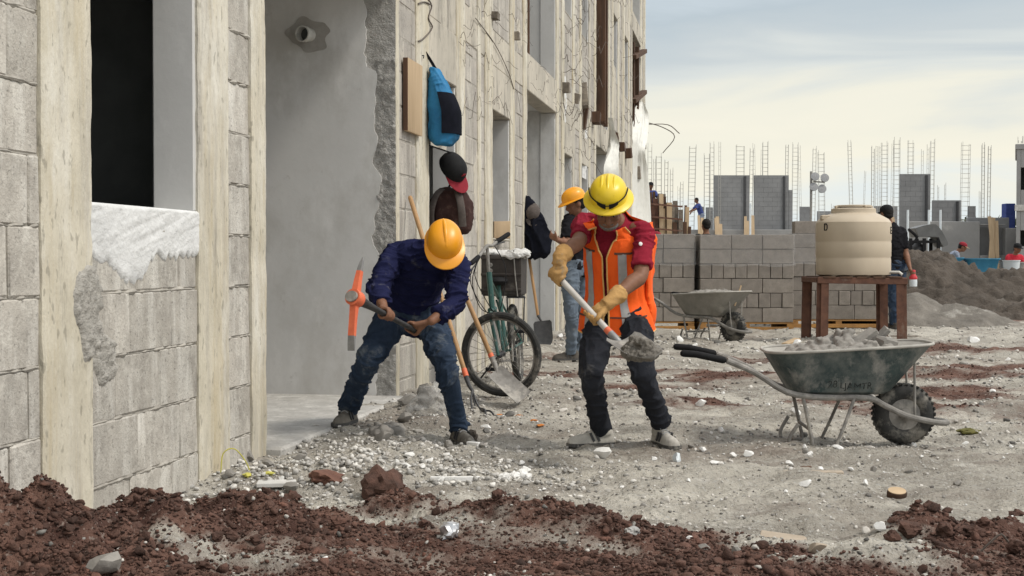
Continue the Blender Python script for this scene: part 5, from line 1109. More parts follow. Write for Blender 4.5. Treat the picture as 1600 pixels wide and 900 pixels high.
# ------------------------------------------------------------------ wheelbarrows
def barrow(label, loc, rz, tray_mat, text=None):
    w_ = thing('wheelbarrow', label, 'wheelbarrow', loc, rz, 'wheelbarrows on the site'); B = lambda mb, n, mt, p=None: mb.build(n, mt, p or w_, world=False)
    def rr(z, x0, x1, hw, hw2, inset=0., n=40):
        o = []; cx, rx = (x0 + x1) / 2, (x1 - x0) / 2 - inset
        for k in range(n):
            a = 2 * math.pi * k / n; ct, s_ = math.cos(a), math.sin(a); x = math.copysign(abs(ct) ** .5, ct); y = math.copysign(abs(s_) ** .5, s_); f = (x + 1) / 2
            o.append(V((cx + rx * x, y * ((hw2 * (1 - f) + hw * f) - inset), z + (.05 * f - .0) * max(0, (z - .30) / .22))))
        return o
    L0 = [rr(.285, -.22, .27, .13, .16), rr(.30, -.245, .30, .155, .19), rr(.40, -.305, .40, .20, .245), rr(.50, -.365, .505, .245, .295), rr(.512, -.375, .52, .255, .305)]
    tray = B(MB().loft(L0, cap=False).add(L0[0], [tuple(range(40))]), 'tray', tray_mat)
    L1 = [rr(.511, -.375, .52, .255, .305, .002), rr(.50, -.365, .505, .245, .295, .008), rr(.40, -.305, .40, .20, .245, .006), rr(.31, -.245, .30, .155, .19, .006)]
    B(MB().loft(L1, cap=False).add(L1[-1], [tuple(range(40))]), 'tray_inside', 'barrow_inside', tray)
    rimp = rr(.512, -.375, .52, .255, .305); B(MB().tube(rimp + [rimp[0], rimp[1]], .008, n=8), 'rolled_rim', 'barrow_inside', tray)
    fr_ = MB()
    for s_ in (-1, 1): fr_.tube([V((-.60, .27 * s_, .475)), V((-.45, .26 * s_, .41)), V((-.28, .22 * s_, .305)), V((-.1, .17 * s_, .272)), V((.16, .15 * s_, .268)), V((.26, .115 * s_, .225)), V((.38, .095 * s_, .168)), V((.52, .085 * s_, .135)), V((.60, .05 * s_, .125)), V((.615, 0, .125))], .0165, n=10, sub=3)
    B(fr_, 'frame', 'dirty_steel')
    for s_ in (-1, 1):
        B(MB().tube([V((-.83, .28 * s_, .512)), V((-.76, .278 * s_, .507)), V((-.62, .270 * s_, .477))], .0185, n=12, rcap=True), 'grip', 'black')
        B(MB().tube([V((-.19, .19 * s_, .285)), V((-.16, .185 * s_, .15)), V((-.135, .175 * s_, .018)), V((-.16, .165 * s_, .004)), V((-.24, .16 * s_, .006)), V((-.255, .165 * s_, .05)), V((-.21, .18 * s_, .13))], .010, n=8, sub=4), 'leg', 'dirty_steel')
        B(MB().tube([V((.09, .165 * s_, .272)), V((.03, .19 * s_, .12)), V((-.02, .205 * s_, .004))], .009, n=8, sub=2), 'strut', 'dirty_steel')
        B(MB().tube([V((.42, .10 * s_, .455)), V((.425, .088 * s_, .3)), V((.43, .075 * s_, .16))], .007, n=8, sub=2), 'tray_stay', 'dirty_steel')
    B(MB().tube([V((-.15, -.175, .10)), V((-.15, .175, .10))], .009, n=8), 'cross_bar', 'dirty_steel')
    c = V((.385, 0, .168)); Rm = frame((0, 1, 0), V((0, 0, 1))); ty = B(MB().torus(c, .118, .050, Rm, 40, 14), 'wheel', 'rubber')
    tr_ = MB()
    for k in range(34):
        a = 2 * math.pi * k / 34
        for s_ in (-1, 1): tr_.box(c + V((math.cos(a) * .164, .022 * s_, math.sin(a) * .164)), (.008, .030, .014), Matrix.Rotation(-a, 3, 'Y') @ Matrix.Rotation(.35 * s_, 3, 'X'))
    B(tr_, 'tread', 'rubber', ty)
    B(MB().lathe([(.088, -.035), (.080, -.028), (.062, -.012), (.030, -.018), (.030, -.05), (.012, -.055), (.012, .055), (.030, .05), (.030, .018), (.062, .012), (.080, .028), (.088, .035)], c, Rm, 28), 'rim', 'dirty_steel', ty)
    B(MB().tube([V((.385, -.105, .168)), V((.385, .105, .168))], .010, n=8), 'axle', 'dirty_steel')
    if text:
        cu = bpy.data.curves.new('t', 'FONT'); cu.body = text; cu.size = .052; cu.extrude = .0006; t_ = bpy.data.objects.new('t', cu); COL.objects.link(t_)
        me = bpy.data.meshes.new_from_object(t_.evaluated_get(bpy.context.evaluated_depsgraph_get())); bpy.data.objects.remove(t_)
        P = np.array([v_.co[:] for v_ in me.vertices]); x = P[:, 0] - .06; zz_ = P[:, 1] * (1 + .12 * np.sin(P[:, 0] * 60)) + .322 - .05 * x + .004 * np.sin(P[:, 0] * 37); x = x + .10 * P[:, 1] * np.sin(P[:, 0] * 45); f = np.clip((x + .305) / .705, 0, 1)
        # lay the letters on the sloping near side
        y_ = np.interp(zz_, [.285, .30, .40, .50], [0, .02, .072, .117]); hw = (.16 * (1 - f) + .13 * f) + y_
        from mathutils.bvhtree import BVHTree
        bv = BVHTree.FromObject(tray, bpy.context.evaluated_depsgraph_get()); hy = []
        for a_, c_ in zip(x, zz_):
            ht_ = bv.ray_cast(V((a_, -1, c_)), V((0, 1, 0))); hy.append(ht_[0].y if ht_[0] else -.2)
        P2 = np.stack([x, np.array(hy) - .0012 - P[:, 2], zz_], 1); me.vertices.foreach_set('co', P2.astype(np.float32).ravel()); me.update(); me.materials.clear(); link('lettering', me, 'faded_letter', tray)
    return w_
WB1 = V((1.752, 7.46, 0)); WB1.z = H1(2.13, 7.45) - .006
b1 = barrow('dark green wheelbarrow with worn lettering heaped with rubble', WB1, R(-3), 'barrow_green', '28 LJAMTR')
p = gnd(1118, 528); WB2 = V((2.40, 16.75, 0)); WB2.z = H1(2.6, 16.4)
b2 = barrow('cement caked grey wheelbarrow in front of the wrapped block pallets', WB2, R(-52), 'barrow_grey'); b2.scale = (1.1, 1.1, 1.1)
def load(label, loc, n, top, seed, ln=.30, wd=.19, zb=.30):
    random.seed(seed); mb = MB(); mb.loft([[loc + V((.07 + ln * 1.15 * k * math.cos(a), wd * 1.12 * k * math.sin(a), z)) for a in np.linspace(0, 6.283, 25)[:-1]] for k, z in ((.72, zb + .02), (.98, zb + .16), (1.0, zb + .20), (.7, zb + .225), (.2, zb + .235))])
    for k in range(n):
        a, r_ = random.random() * 6.28, math.sqrt(random.random()); s_ = random.uniform(.012, .035); mb.ell(loc + V((.07 + ln * r_ * math.cos(a), wd * r_ * math.sin(a), zb + .20 + top * (1 - r_) * random.random())), (s_ * 1.3, s_, s_ * .8), None, 8, 6)
    fuse('rubble_load', mb, .009, 'lump', None, 1, lambda P: .009 * fbm3(P * 38, 3, seed), label=label, cat='rubble')
load('broken mortar rubble filling the dark green wheelbarrow', WB1 + V((0, 0, .012)), 130, .12, 3)
load('wet mortar filling the cement caked grey wheelbarrow', WB2 + V((0, 0, .05)), 40, .05, 4, .27, .17, .34)
def shard(name, label, cat, px, py, Y, s, rot, mat='lump', group=None):
    v, f = ico(1); mb = MB().box(at(px, py, Y), s, Matrix.Rotation(rot[2], 3, 'Z') @ Matrix.Rotation(rot[1], 3, 'Y') @ Matrix.Rotation(rot[0], 3, 'X'), min(s) * .2, min(s) * .12); return mb.build(name, mat, None, smooth=.4, label=label, cat=cat, group=group)
shard('concrete_shard', 'long broken concrete piece lying tilted on the rubble of the green wheelbarrow', 'concrete', 1350, 527, 7.45, (.15, .07, .035), (.2, -.55, .2))
shard('concrete_shard', 'thin pointed concrete sliver propped up on the rubble of the green wheelbarrow', 'concrete', 1375, 526, 7.50, (.13, .05, .03), (.5, -.8, -.2))
shard('concrete_shard', 'rounded concrete lump resting on the rubble near the wheel end of the green wheelbarrow', 'concrete', 1385, 535, 7.42, (.10, .09, .05), (.1, .1, .5))
MB().tube([at(1148, 478, 16.4), at(1158, 446, 16.45)], .010, n=6).build('stick', 'wood_pale', None, label='thin pale stick stuck in the mortar of the grey wheelbarrow', cat='stick')

# ------------------------------------------------------------------ pallets of concrete blocks
PBM = {}
def pblock(k):
    if k not in PBM: me = MB().box((0, 0, 0), (k[0] - .008, k[1] - .008, k[2] - .006), None, .006, .0015).mesh('block', .5); me.materials.append(MATS['pallet_block']); PBM[k] = me
    return PBM[k]
def pallet(label, x0, y0, wd, rz=0.):
    z0 = H1(x0 + wd / 2, y0 + .3); t = thing('block_pallet', label, 'block pallet', (x0, y0, z0), rz, 'pallets of concrete blocks'); bh = .207; dp = 1.2; nb = 8; bx = wd / nb
    for i, y_ in enumerate((.05, .32, .6, .88, 1.15)): MB().box((wd / 2, y_, .108), (wd, .10, .02), None, .003).build('deck_board', 'pallet_wood', t, world=False)
    for x_ in (.05, wd / 2, wd - .05):
        MB().box((x_, dp / 2, .05), (.09, dp, .094), None, .004).build('bearer', 'pallet_wood', t, world=False)
    MB().box((wd / 2, -.002, .03), (wd, .02, .055), None, .003).build('lower_board', 'pallet_wood', t, world=False)
    MB().box((wd / 2, dp / 2, .12 + 3 * bh - .02), (wd - .13, dp - .13, 6 * bh - .08)).build('inner_blocks', 'pallet_block', t, world=False, kind='stuff')
    for l in range(6):
        z = .12 + (l + .5) * bh
        if l in (1, 3): items = [((i + .5) * bx, (j + .5) * .4, bx, .4) for i in range(nb) for j in range(3)]
        else: items = [((i + .5) * wd / 3, (j + .5) * .15, wd / 3, .15) for i in range(3) for j in range(8)]
        for (x, y, a, b_) in items:
            if l < 5 and not (y < .45 - .2 * (b_ < .2) or x < a * .6 or x > wd - a * .6): continue
            if l < 5 and y > .95: continue
            o = link('block', pblock((round(a, 3), b_, bh)), None, t); o.location = (x, y + random.uniform(-.008, .008), z); o.rotation_euler = (0, 0, random.uniform(-.008, .008))
    H_ = .12 + 6 * bh + .004; rings = []
    for k, z in enumerate(np.linspace(H_ - .45, H_, 9)):
        P = []
        for q in range(60):
            a = q / 60 * 4; sdi = int(a); f = a - sdi; c = [(0, 0), (wd, 0), (wd, dp), (0, dp), (0, 0)]; x = c[sdi][0] + (c[sdi + 1][0] - c[sdi][0]) * f; y = c[sdi][1] + (c[sdi + 1][1] - c[sdi][1]) * f
            nx, ny = [(0, -1), (1, 0), (0, 1), (-1, 0)][sdi]; o = .012 + .012 * float(vn3(np.array([[q * .35, z * 16, x0]]), 3)[0]) + (.01 if k == 0 else 0); P.append(V((x + nx * o, y + ny * o, z + .012 * math.sin(q * .9) * (k == 0))))
        rings.append(P)
    mb = MB().loft(rings, cap=False); mb.add(rings[-1], [tuple(range(60))]); mb.build('wrap', 'wrap', t, world=False, smooth=1.0)
    return t
pallet('wrapped pallet of grey blocks behind the cement caked wheelbarrow', 2.655, 19.3, 1.33)
pallet('wrapped pallet of grey blocks nearest the unfinished building, half behind the vest wearer', 1.25, 19.35, 1.34)
pallet('wrapped pallet of grey blocks standing behind the water tank', 4.05, 19.75, 1.36)
hb_ = thing('concrete_block', 'single hollow grey block lying on top of the pallet behind the water tank', 'block', (4.30, 20.0, 1.37 + H1(4.7, 20)))
for x, y, sx, sy in ((0, -.09, .36, .03), (0, .09, .36, .03), (-.165, 0, .03, .16), (.165, 0, .03, .16), (0, 0, .03, .16)): MB().box((x, y, .09), (sx, sy, .18), None, .004).build('web', 'pallet_block', hb_, world=False)

# ------------------------------------------------------------------ water tank on its stand
tx, ty_ = 4.21, 16.85; tz0 = H1(tx, ty_); tt = .765
sd_ = thing('tank_stand', 'rusty steel angle stand under the beige water tank', 'stand', (tx, ty_, tz0))
for x in (-.5, .5):
    for y in (-.42, .42):
        l = MB(); s_x, s_y = math.copysign(1, x), math.copysign(1, y); l.bar((x * 1.0, y * 1.0, -.02), (x * .98, y * .98, tt - .07), .012, .10, V((0, 1, 0))); l.bar((x * 1.0 - s_x * .04, y * 1.0 + s_y * .045, -.02), (x * .98 - s_x * .04, y * .98 + s_y * .045, tt - .07), .09, .012, V((1, 0, 0))); l.build('leg', 'rust', sd_, world=False)
for y in (-.44, .44): MB().bar((-.54, y, tt - .04), (.54, y, tt - .055), .075, .06, V((0, 0, 1)), .004).build('rail', 'rust', sd_, world=False)
for x in (-.51, .51): MB().bar((x, -.41, tt - .04), (x, .41, tt - .04), .06, .07, V((0, 0, 1)), .004).build('rail', 'rust', sd_, world=False)
for k in range(5): MB().box((-.40 + .2 * k, 0, tt - .008), (.15, .95, .022), None, .003).build('top_plank', 'wood_dark', sd_, world=False)
tk = thing('water_tank', 'beige plastic water tank with domed lid on a rusty stand', 'water tank', (tx, ty_, tz0 + tt + .003), R(-2))
prof = [(.01, 0), (.40, 0), (.445, .02), (.452, .06), (.452, .20), (.448, .215), (.448, .235), (.454, .25), (.455, .40), (.451, .415), (.451, .435), (.457, .45), (.458, .60), (.452, .66), (.42, .70), (.34, .745), (.275, .775), (.27, .79), (.27, .825), (.255, .835), (.01, .84)]
tb = MB().lathe(prof, (0, 0, 0), None, 64).build('tank_body', 'tank', tk, world=False, smooth=.5)
ld = MB(); ld.lathe([(.01, .842), (.20, .842), (.225, .848), (.225, .868), (.20, .875), (.01, .88)], (0, 0, 0), None, 40); ld.build('lid', 'tank', tk, world=False, smooth=.5)
for a in (.3, 1.9, 3.5, 5.1): MB().box((.235 * math.cos(a), .235 * math.sin(a), .85), (.06, .03, .03), Matrix.Rotation(a, 3, 'Z'), .005).build('lid_lug', 'tank', tk, world=False)
MB().box((-.36, -.10, .72), (.12, .12, .06), None, .01).build('inlet_boss', 'tank', tk, world=False)
MB().tube([V((.40, -.20, .05)), V((.50, -.26, .05)), V((.53, -.28, .02))], .018, n=8).build('outlet', 'pvc', tk, world=False)
def glyph(ang, z, ch):
    mb = MB(); h_, w_ = .075, .045
    seg = {'E': [(0, 0, 0, 1), (0, 0, 1, 0), (0, .5, .8, .5), (0, 1, 1, 1)], 'D': [(0, 0, 0, 1), (0, 1, .7, 1), (.7, 1, 1, .75), (1, .75, 1, .25), (1, .25, .7, 0), (.7, 0, 0, 0)]}[ch]
    P = lambda a, b_: V((.459 * math.sin(ang + (a - .5) * w_ / .456), -.459 * math.cos(ang + (a - .5) * w_ / .456), z + (b_ - .5) * h_))
    for a, b_, c, d in seg: mb.tube([P(a, b_), P(c, d)], .007, n=6, rcap=True)
    mb.build('letter', 'black', tb, world=False)
glyph(math.asin(.90), .56, 'E'); glyph(-math.asin(.84), .60, 'D')

# ------------------------------------------------------------------ heaps
def heap(name, label, cones, mat, x0, x1, y0, y1, n, amp, seed):
    x, y = np.meshgrid(np.linspace(x0, x1, n), np.linspace(y0, y1, n)); g = np.full(x.shape, -.25)
    for (a, b_, h_, rx, ry) in cones:
        d = np.sqrt(((x - a) / rx) ** 2 + ((y - b_) / ry) ** 2); q = h_ * (1 - np.sqrt(d * d + .03) ) ; g = np.maximum(g, q) if True else g
    g = g + amp * fbm2(x, y, 1.6, 5, seed) * np.clip(g + .3, 0, 1) + amp * .5 * fbm2(x, y, 7, 4, seed + 3); z = H(x.ravel(), y.ravel(), False).reshape(x.shape) + np.maximum(g, -.12)
    cx, cy = (x0 + x1) / 2, (y0 + y1) / 2; ii = np.arange(n * n).reshape(n, n); o = link(name, fastmesh(name, np.stack([x - cx, y - cy, z], -1).reshape(-1, 3), np.stack([ii[:-1, :-1], ii[:-1, 1:], ii[1:, 1:], ii[1:, :-1]], -1).reshape(-1, 4)), mat); o.location = (cx, cy, 0)
    return props(o, label, 'heap')
heap('sand_heap', 'large heap of dark sand sloping away behind the man with the bottle', [(7.95, 27.2, 1.32, 2.0, 2.4), (8.4, 27.2, 1.26, 2.2, 2.4), (9.6, 26.8, .84, 2.3, 2.2), (11.2, 26.6, .66, 2.6, 2.1), (13.5, 26.6, .6, 3, 2.2)], 'dark_sand', 5, 18, 23.6, 31, 230, .18, 41)
heap('sand_heap', 'low cone of pale grey sand beside the man with the bottle', [(6.05, 20.9, .55, 1.2, 1.1), (6.7, 20.6, .40, 1.0, 1.0)], 'grey_sand', 4.2, 8.8, 19, 23, 140, .07, 42)
heap('soil_heap', 'low dark soil ridge in front of the dark sand heap', [(9.0, 22.8, .42, 1.5, .7), (10.5, 22.2, .35, 1.3, .6), (8.0, 23.6, .4, 1.2, .8)], 'dark_sand', 5.8, 13.5, 20.8, 25.2, 160, .14, 43)

# ------------------------------------------------------------------ site machine with raised curved hood
mc = at(1446, 395, 33.); mach = thing('site_machine', 'dark site machine with curved grey hood raised over a black frame', 'machine', (mc.x, mc.y, 0)); hood = [((px - 1446) * .01547, 1 - (py - 405) * .01547) for px, py in ((1424, 357), (1436, 353), (1450, 350.6), (1455, 351), (1460, 355), (1465, 362), (1470, 371), (1474, 379), (1474, 383), (1467, 386), (1462, 377), (1460, 371), (1447, 370), (1429, 371))]
MB().prism(hood, lambda a, b, e: V((a, -.34 + e, b)), .68).build('hood', 'hood_grey', mach, world=False, smooth=.5)
for y in (-.3, .3):
    for x in (-.45, -.12, .22): MB().bar((x, y, 0), (x, y, 1.50), .07, .07).build('frame_post', 'black', mach, world=False)
    for z in (.25, 1.12, 1.42): MB().bar((-.48, y, z), (.26, y, z), .06, .065, V((0, 0, 1))).build('frame_rail', 'black', mach, world=False)
MB().box((-.05, 0, .65), (.8, .5, .7), None, .05).build('engine', 'dark_steel', mach, world=False); MB().tube([V((-.42, -.3, 1.36)), V((-.30, -.3, 1.52)), V((-.50, -.3, 1.72))], .035, n=8, sub=3).build('lever', 'black', mach, world=False)
MB().ell((-.2, -.05, 1.2), (.18, .2, .2), None, 14, 8).build('flywheel', 'dark_steel', mach, world=False)

# tubs on a trestle behind the sand heap
tr = at(1530, 425, 30.); tbz = .72; ts = thing('trestle', 'plank trestle carrying the blue tubs behind the sand heap', 'trestle', (tr.x, tr.y, 0))
for k in range(3): MB().box((0, -.3 + .3 * k, tbz - .02), (2.2, .27, .04), None, .004).build('plank', 'wood_grey', ts, world=False)
for x in (-.9, .9):
    for y in (-.3, .3): MB().bar((x, y, 0), (x, y, tbz - .04), .07).build('leg', 'wood_grey', ts, world=False)
def tub(label, x, wd, dp, h_, mat, name='plastic_tub', group=None):
    t = MB(); o1 = [ringe(V((x, 0, z)), V((wd * k, 0, 0)), V((0, dp * k, 0)), 28, 4) for k, z in ((.82, 0), (.95, h_ * .8), (1.05, h_ * .93), (1.05, h_), (.97, h_), (.80, .03))]
    t.loft(o1); t.v = [tuple(V(q) + V((tr.x, tr.y, tbz))) for q in t.v]; return t.build(name, mat, None, label=label, cat='tub', smooth=.6)
tub('large blue plastic tub on the trestle behind the sand heap', .02, .38, .30, .30, 'tub_blue'); tub('smaller blue tub behind the bending man in grey', -.66, .27, .28, .32, 'tub_blue'); tub('clear grey plastic box beside the large blue tub', .72, .24, .25, .22, 'dusty_plastic', 'plastic_box'); 
wbk = at(1580, 428, 29.5); t = MB().lathe([(.01, 0), (.15, 0), (.18, .36), (.19, .36), (.19, .38), (.16, .38), (.14, .02)], (wbk.x, wbk.y, .0), None, 24)
t.v = [(a_, b_, c_ + .60) for a_, b_, c_ in t.v]; t.build('bucket', 'white_bucket', None, label='white bucket on a block near the man in bright red', cat='bucket')
MB().box((wbk.x, wbk.y, .30), (.42, .42, .60), None, .01).build('concrete_block', 'pallet_block', None, label='squat concrete block under the white bucket', cat='block')
# ------------------------------------------------------------------ the far site: podium, block walls, rebar cages
random.seed(11)
def X(px, Y): return (px - 800) / F * Y
def Zp(py, Y): return 1 - (py - 405) * Y / F
def fbox(name, label, cat, x0, x1, y0, y1, z0, z1, mat, group=None, bev=.02): return MB().box(((x0 + x1) / 2, (y0 + y1) / 2, (z0 + z1) / 2), (x1 - x0, y1 - y0, z1 - z0), None, bev).build(name, mat, None, label=label, cat=cat, group=group)
fbox('concrete_podium', 'long low grey concrete podium carrying the half built walls', 'podium', X(1000, 60), X(1420, 60), 60, 90, 0, DECK, 'far_concrete')
rw = thing('concrete_wall', 'wide grey concrete wall with one recessed opening behind the bending man', 'wall', (X(1500, 52), 52, 0)); zw = Zp(346, 52)
for a, b_, z0, z1 in ((1420, 1531, 0, zw), (1571, 1640, 0, zw - .25), (1531, 1571, Zp(352, 52), zw - .1), (1531, 1571, 0, Zp(399, 52))):
    MB().box(((X(a, 52) + X(b_, 52)) / 2, 52.2, (z0 + z1) / 2), (X(b_, 52) - X(a, 52) - .005, .4, z1 - z0), None, .02).build('panel', 'far_concrete', rw)
MB().box((X(1551, 52), 52.6, 1.3), (1.6, .2, 2.6), None, .02).build('recess', 'far_block', rw)
for px0, py0, px1, py1, w_ in ((1545, 398, 1552, 340, .14), (1556, 398, 1546, 338, .12), (1549, 396, 1556, 352, .14), (1560, 398, 1557, 345, .12)):
    a, b_ = at(px0, py0, 51.5), at(px1, py1, 51.85); a.z = max(a.z, 0.9); MB().bar((a.x, a.y, 0), b_, w_, .05).build('plank', 'wood_pale', None, label='long pale plank leaned upright against the recessed opening in the far wall', cat='plank', group='planks at the far wall')
for a, b_, t_, Y, d_ in ((1115, 1171, 274, 62, 'square'), (1178, 1231, 274, 62.2, 'wide'), (1231.5, 1238, 297, 62.4, 'narrow')):
    pass
WL = [('tall square block wall panel on the podium beside the gap with rebar', 1115, 1171, 274, 61.), ('tall block wall panel with stepped right end on the podium', 1178, 1232, 274, 61.), ('low stepped end piece beside the tall block wall panel', 1232.3, 1238, 297, 61.),
      ('tall narrow block wall panel behind the raised machine hood', 1406, 1453, 272, 56.), ('low wide block wall panel beside the tall narrow one', 1457, 1501, 313, 57.), ('small square block wall stub beneath the floodlights', 1250, 1267, 323, 64.),
      ('dark low block wall stub behind the tank lid', 1277, 1302, 330, 66.), ('small block pier on the wall top beside the low wide panel', 1513, 1524, 322, 57.), ('low block wall piece left of the square panel', 1103, 1114, 324, 63.), ('low dark wall piece behind the black cap', 1366, 1402, 322, 66.), ('short block pier beyond the man in blue', 1091, 1099.5, 323, 66.)]
for lb, a, b_, t_, Y in WL:
    zb = DECK if a < 1400 else 0.; nrow = 4; w_ = thing('block_wall', lb, 'wall', (X((a + b_) / 2, Y), Y, zb)); z1 = Zp(t_, Y); xx0, xx1 = X(a, Y), X(b_, Y)
    MB().box(((xx0 + xx1) / 2, Y + .1, (zb + z1) / 2), (xx1 - xx0 - .01, .15, z1 - zb), None, 0).build('core', 'far_block', w_)
    z = zb; i = 0; mbk = MB()
    while z < z1 - .05:
        h_ = min(.21, z1 - z); x = xx0 - (.2 if i % 2 else 0)
        while x < xx1 - .03:
            p0, p1 = max(x, xx0), min(x + .41, xx1)
            if p1 - p0 > .05: mbk.box(((p0 + p1) / 2, Y + .03, z + h_ / 2), (p1 - p0 - .006, .06, h_ - .006))
            x += .41
        z += h_; i += 1
    mbk.build('blocks', 'far_block', w_, kind='stuff', smooth=None)
    if b_ - a > 40: MB().bar((xx0 + (xx1 - xx0) * .86, Y - .02, zb), (xx0 + (xx1 - xx0) * .86, Y - .02, z1 - .05), .10, .06).build('cast_strip', 'dark_steel', w_)
CG = [(1079, 228, 10, 3), (1104, 240, 8, 0), (1112, 222, 6, 0), (1124, 224, 3, 0), (1156, 226, 12, 0), (1172, 230, 5, 2), (1180, 225, 3, -3), (1195, 221, 8, 0), (1188, 236, 3, 2), (1228, 224, 4, 1), (1241, 224, 8, 1), (1251, 225, 3, -3), (1270, 230, 5, 2), (1284, 236, 9, -2), (1015, 226, 6, 0), (1029, 240, 8, 0), (1040, 250, 5, 1), (1049, 262, 4, 0), (1022, 245, 3, 0),
      (1331, 220, 5, -5), (1348, 268, 2, 3), (1363, 230, 4, 0), (1369, 226, 3, 0), (1375, 228, 3, -1), (1381, 222, 9, 0), (1392, 226, 3, 2), (1400, 216, 9, 0), (1421, 221, 8, 1), (1440, 232, 3, 0), (1448, 228, 3, 1), (1454, 218, 6, 2), (1505, 222, 12, 3), (1535, 224, 4, 0), (1543, 226, 4, 2), (1300, 318, 3, 0), (1215, 318, 3, 0), (1309, 322, 2, 0), (1592, 216, 5, 0), (1599, 213, 5, 0), (1465, 290, 2, 0), (1476, 285, 2, 0), (1530, 300, 2, 0), (1065, 285, 4, 0), (1060, 292, 3, 0)]
ZN = [(1060, 'above the timber shuttering'), (1090, 'beside the man in blue on the deck'), (1114, 'before the square block wall panel'), (1174, 'rising over the square block wall panel'), (1236, 'rising over the stepped block wall panel'), (1262, 'past the stepped block wall panel'), (1292, 'beside the floodlight mast'), (1355, 'above the water tank lid'), (1404, 'above the black capped man by the tank'), (1457, 'over the tall narrow wall panel'), (1512, 'over the low wide wall panel'), (1580, 'over the recessed opening of the far wall'), (1700, 'on the roof of the right hand building')]
for px, pt, wpx, lean in CG:
    Y = 50.5 if px > 1585 else (48 if px < 1060 else random.uniform(58.5, 60.5) if px > 1425 else random.uniform(60.6, 68)); zb = {True: 5.3, False: DECK}[px > 1585]
    if 1425 < px < 1585: zb = 0
    x = X(px, Y); z1 = Zp(pt, Y); hw = wpx * Y / F / 2; ln_ = lean * Y / F; mb = MB(); zs = zb - .02
    cor = [(-1, -.5), (1, -.5), (1, .5), (-1, .5)] if wpx > 3 else [(-1, 0), (1, 0)]
    for a, b_ in cor: mb.bar((x + a * hw, Y + b_ * hw * 1.2, zs), (x + a * hw + ln_, Y + b_ * hw * 1.2, z1 + random.uniform(-.12, .06)), .0145)
    z = zs + .3
    while z < z1 - .1:
        o = ln_ * (z - zs) / (z1 - zs)
        for (a, b_), (c, d) in zip(cor, cor[1:] + (cor[:1] if len(cor) > 2 else [])): mb.bar((x + a * hw + o, Y + b_ * hw * 1.2, z), (x + c * hw + o, Y + d * hw * 1.2, z + .01), .0095)
        z += .2
    look = ('two bar rebar ladder' if wpx <= 3 else 'slim four bar rebar cage' if wpx <= 6 else 'wide four bar rebar cage') + (' leaning left' if lean < -2 else ' leaning right' if lean > 2 else '')
    where = next(w_ for lim, w_ in ZN if px < lim)
    mb.build('rebar_cage', 'rebar', None, smooth=None, label=look + ' ' + where, cat='rebar', group='rebar cages on the far site', base=(x, Y, zs))
# floodlight mast
Y = 59.; fx = X(1276, Y); fl = thing('floodlight_mast', 'thin mast carrying four round floodlights above the far walls', 'floodlight', (fx, Y + 1.2, DECK)); Y += 1.2
MB().tube([V((fx, Y, DECK)), V((fx, Y, Zp(268, Y)))], .05, n=8).build('mast', 'dirty_steel', fl); MB().bar((X(1270, Y), Y, Zp(284, Y)), (X(1288, Y), Y, Zp(285, Y)), .06).build('arm', 'dirty_steel', fl)
for px, py in ((1272, 277), (1270, 293), (1287, 279), (1283, 296)): MB().lathe([(.03, .14), (.14, .10), (.19, -.06), (.19, -.09), (.02, -.10)], (X(px, Y), Y - .05, Zp(py, Y)), frame((0, 1, -.3)), 18).build('lamp', 'steel', fl)
# timber shuttering at the near end of the far site
DK = fbox('concrete_deck', 'raised concrete deck carrying the timber shuttering beside the unfinished building', 'deck', X(985, 47), X(1074, 47), 47.2, 51, 0, DECK, 'far_concrete')
sh_ = thing('timber_shuttering', 'ragged timber shuttering boards standing on the deck beside the building end', 'shuttering', (X(1040, 46.8), 46.8, 0))
for k in range(46):
    px = random.uniform(1006, 1074); top = 296 + (px - 1006) * .55 + random.uniform(-12, 22); Y = random.uniform(46.3, 47.1); a = V((X(px, Y), Y, -.02)); b_ = V((X(px + random.uniform(-4, 4) * (1 if px < 1055 else 2), Y), Y, Zp(top, Y)))
    MB().bar(a, b_, random.uniform(.07, .2), .045, V((1, 0, 0))).build('board', random.choice(['wood_pale', 'wood_grey', 'wood_grey', 'rust', 'rust', 'wood_dark']), sh_, smooth=None)
for py in (318, 338, 356): MB().bar((X(1008, 46.2), 46.2, Zp(py, 46.2)), (X(1066, 46.2), 46.2, Zp(py + 5, 46.2)), .10, .05).build('waler', 'rust', sh_, smooth=None)
for k in range(20):
    px = random.choice([random.uniform(1145, 1190), random.uniform(1118, 1128), random.uniform(1395, 1400), random.uniform(1095, 1102)]); Y = 59.6; MB().bar((X(px, Y), Y, 0), (X(px + random.uniform(-3, 3), Y), Y + .3, Zp(random.uniform(335, 350), Y)), random.uniform(.08, .16), .05).build('plank', 'wood_pale', None, smooth=None, label='short tan shutter plank propped against the podium edge', cat='plank', group='planks along the podium')
for px in (1418, 1451, 1469, 1172): Y = 51.7 if px > 1300 else 59.5; MB().tube([V((X(px, Y), Y, 0)), V((X(px, Y), Y, Zp(328 if px > 1300 else 318, Y)))], .045, n=8).build('white_pipe', 'white_bucket', None, label='upright white plastic pipe rising above the far wall', cat='pipe', group='white pipes on the far site')
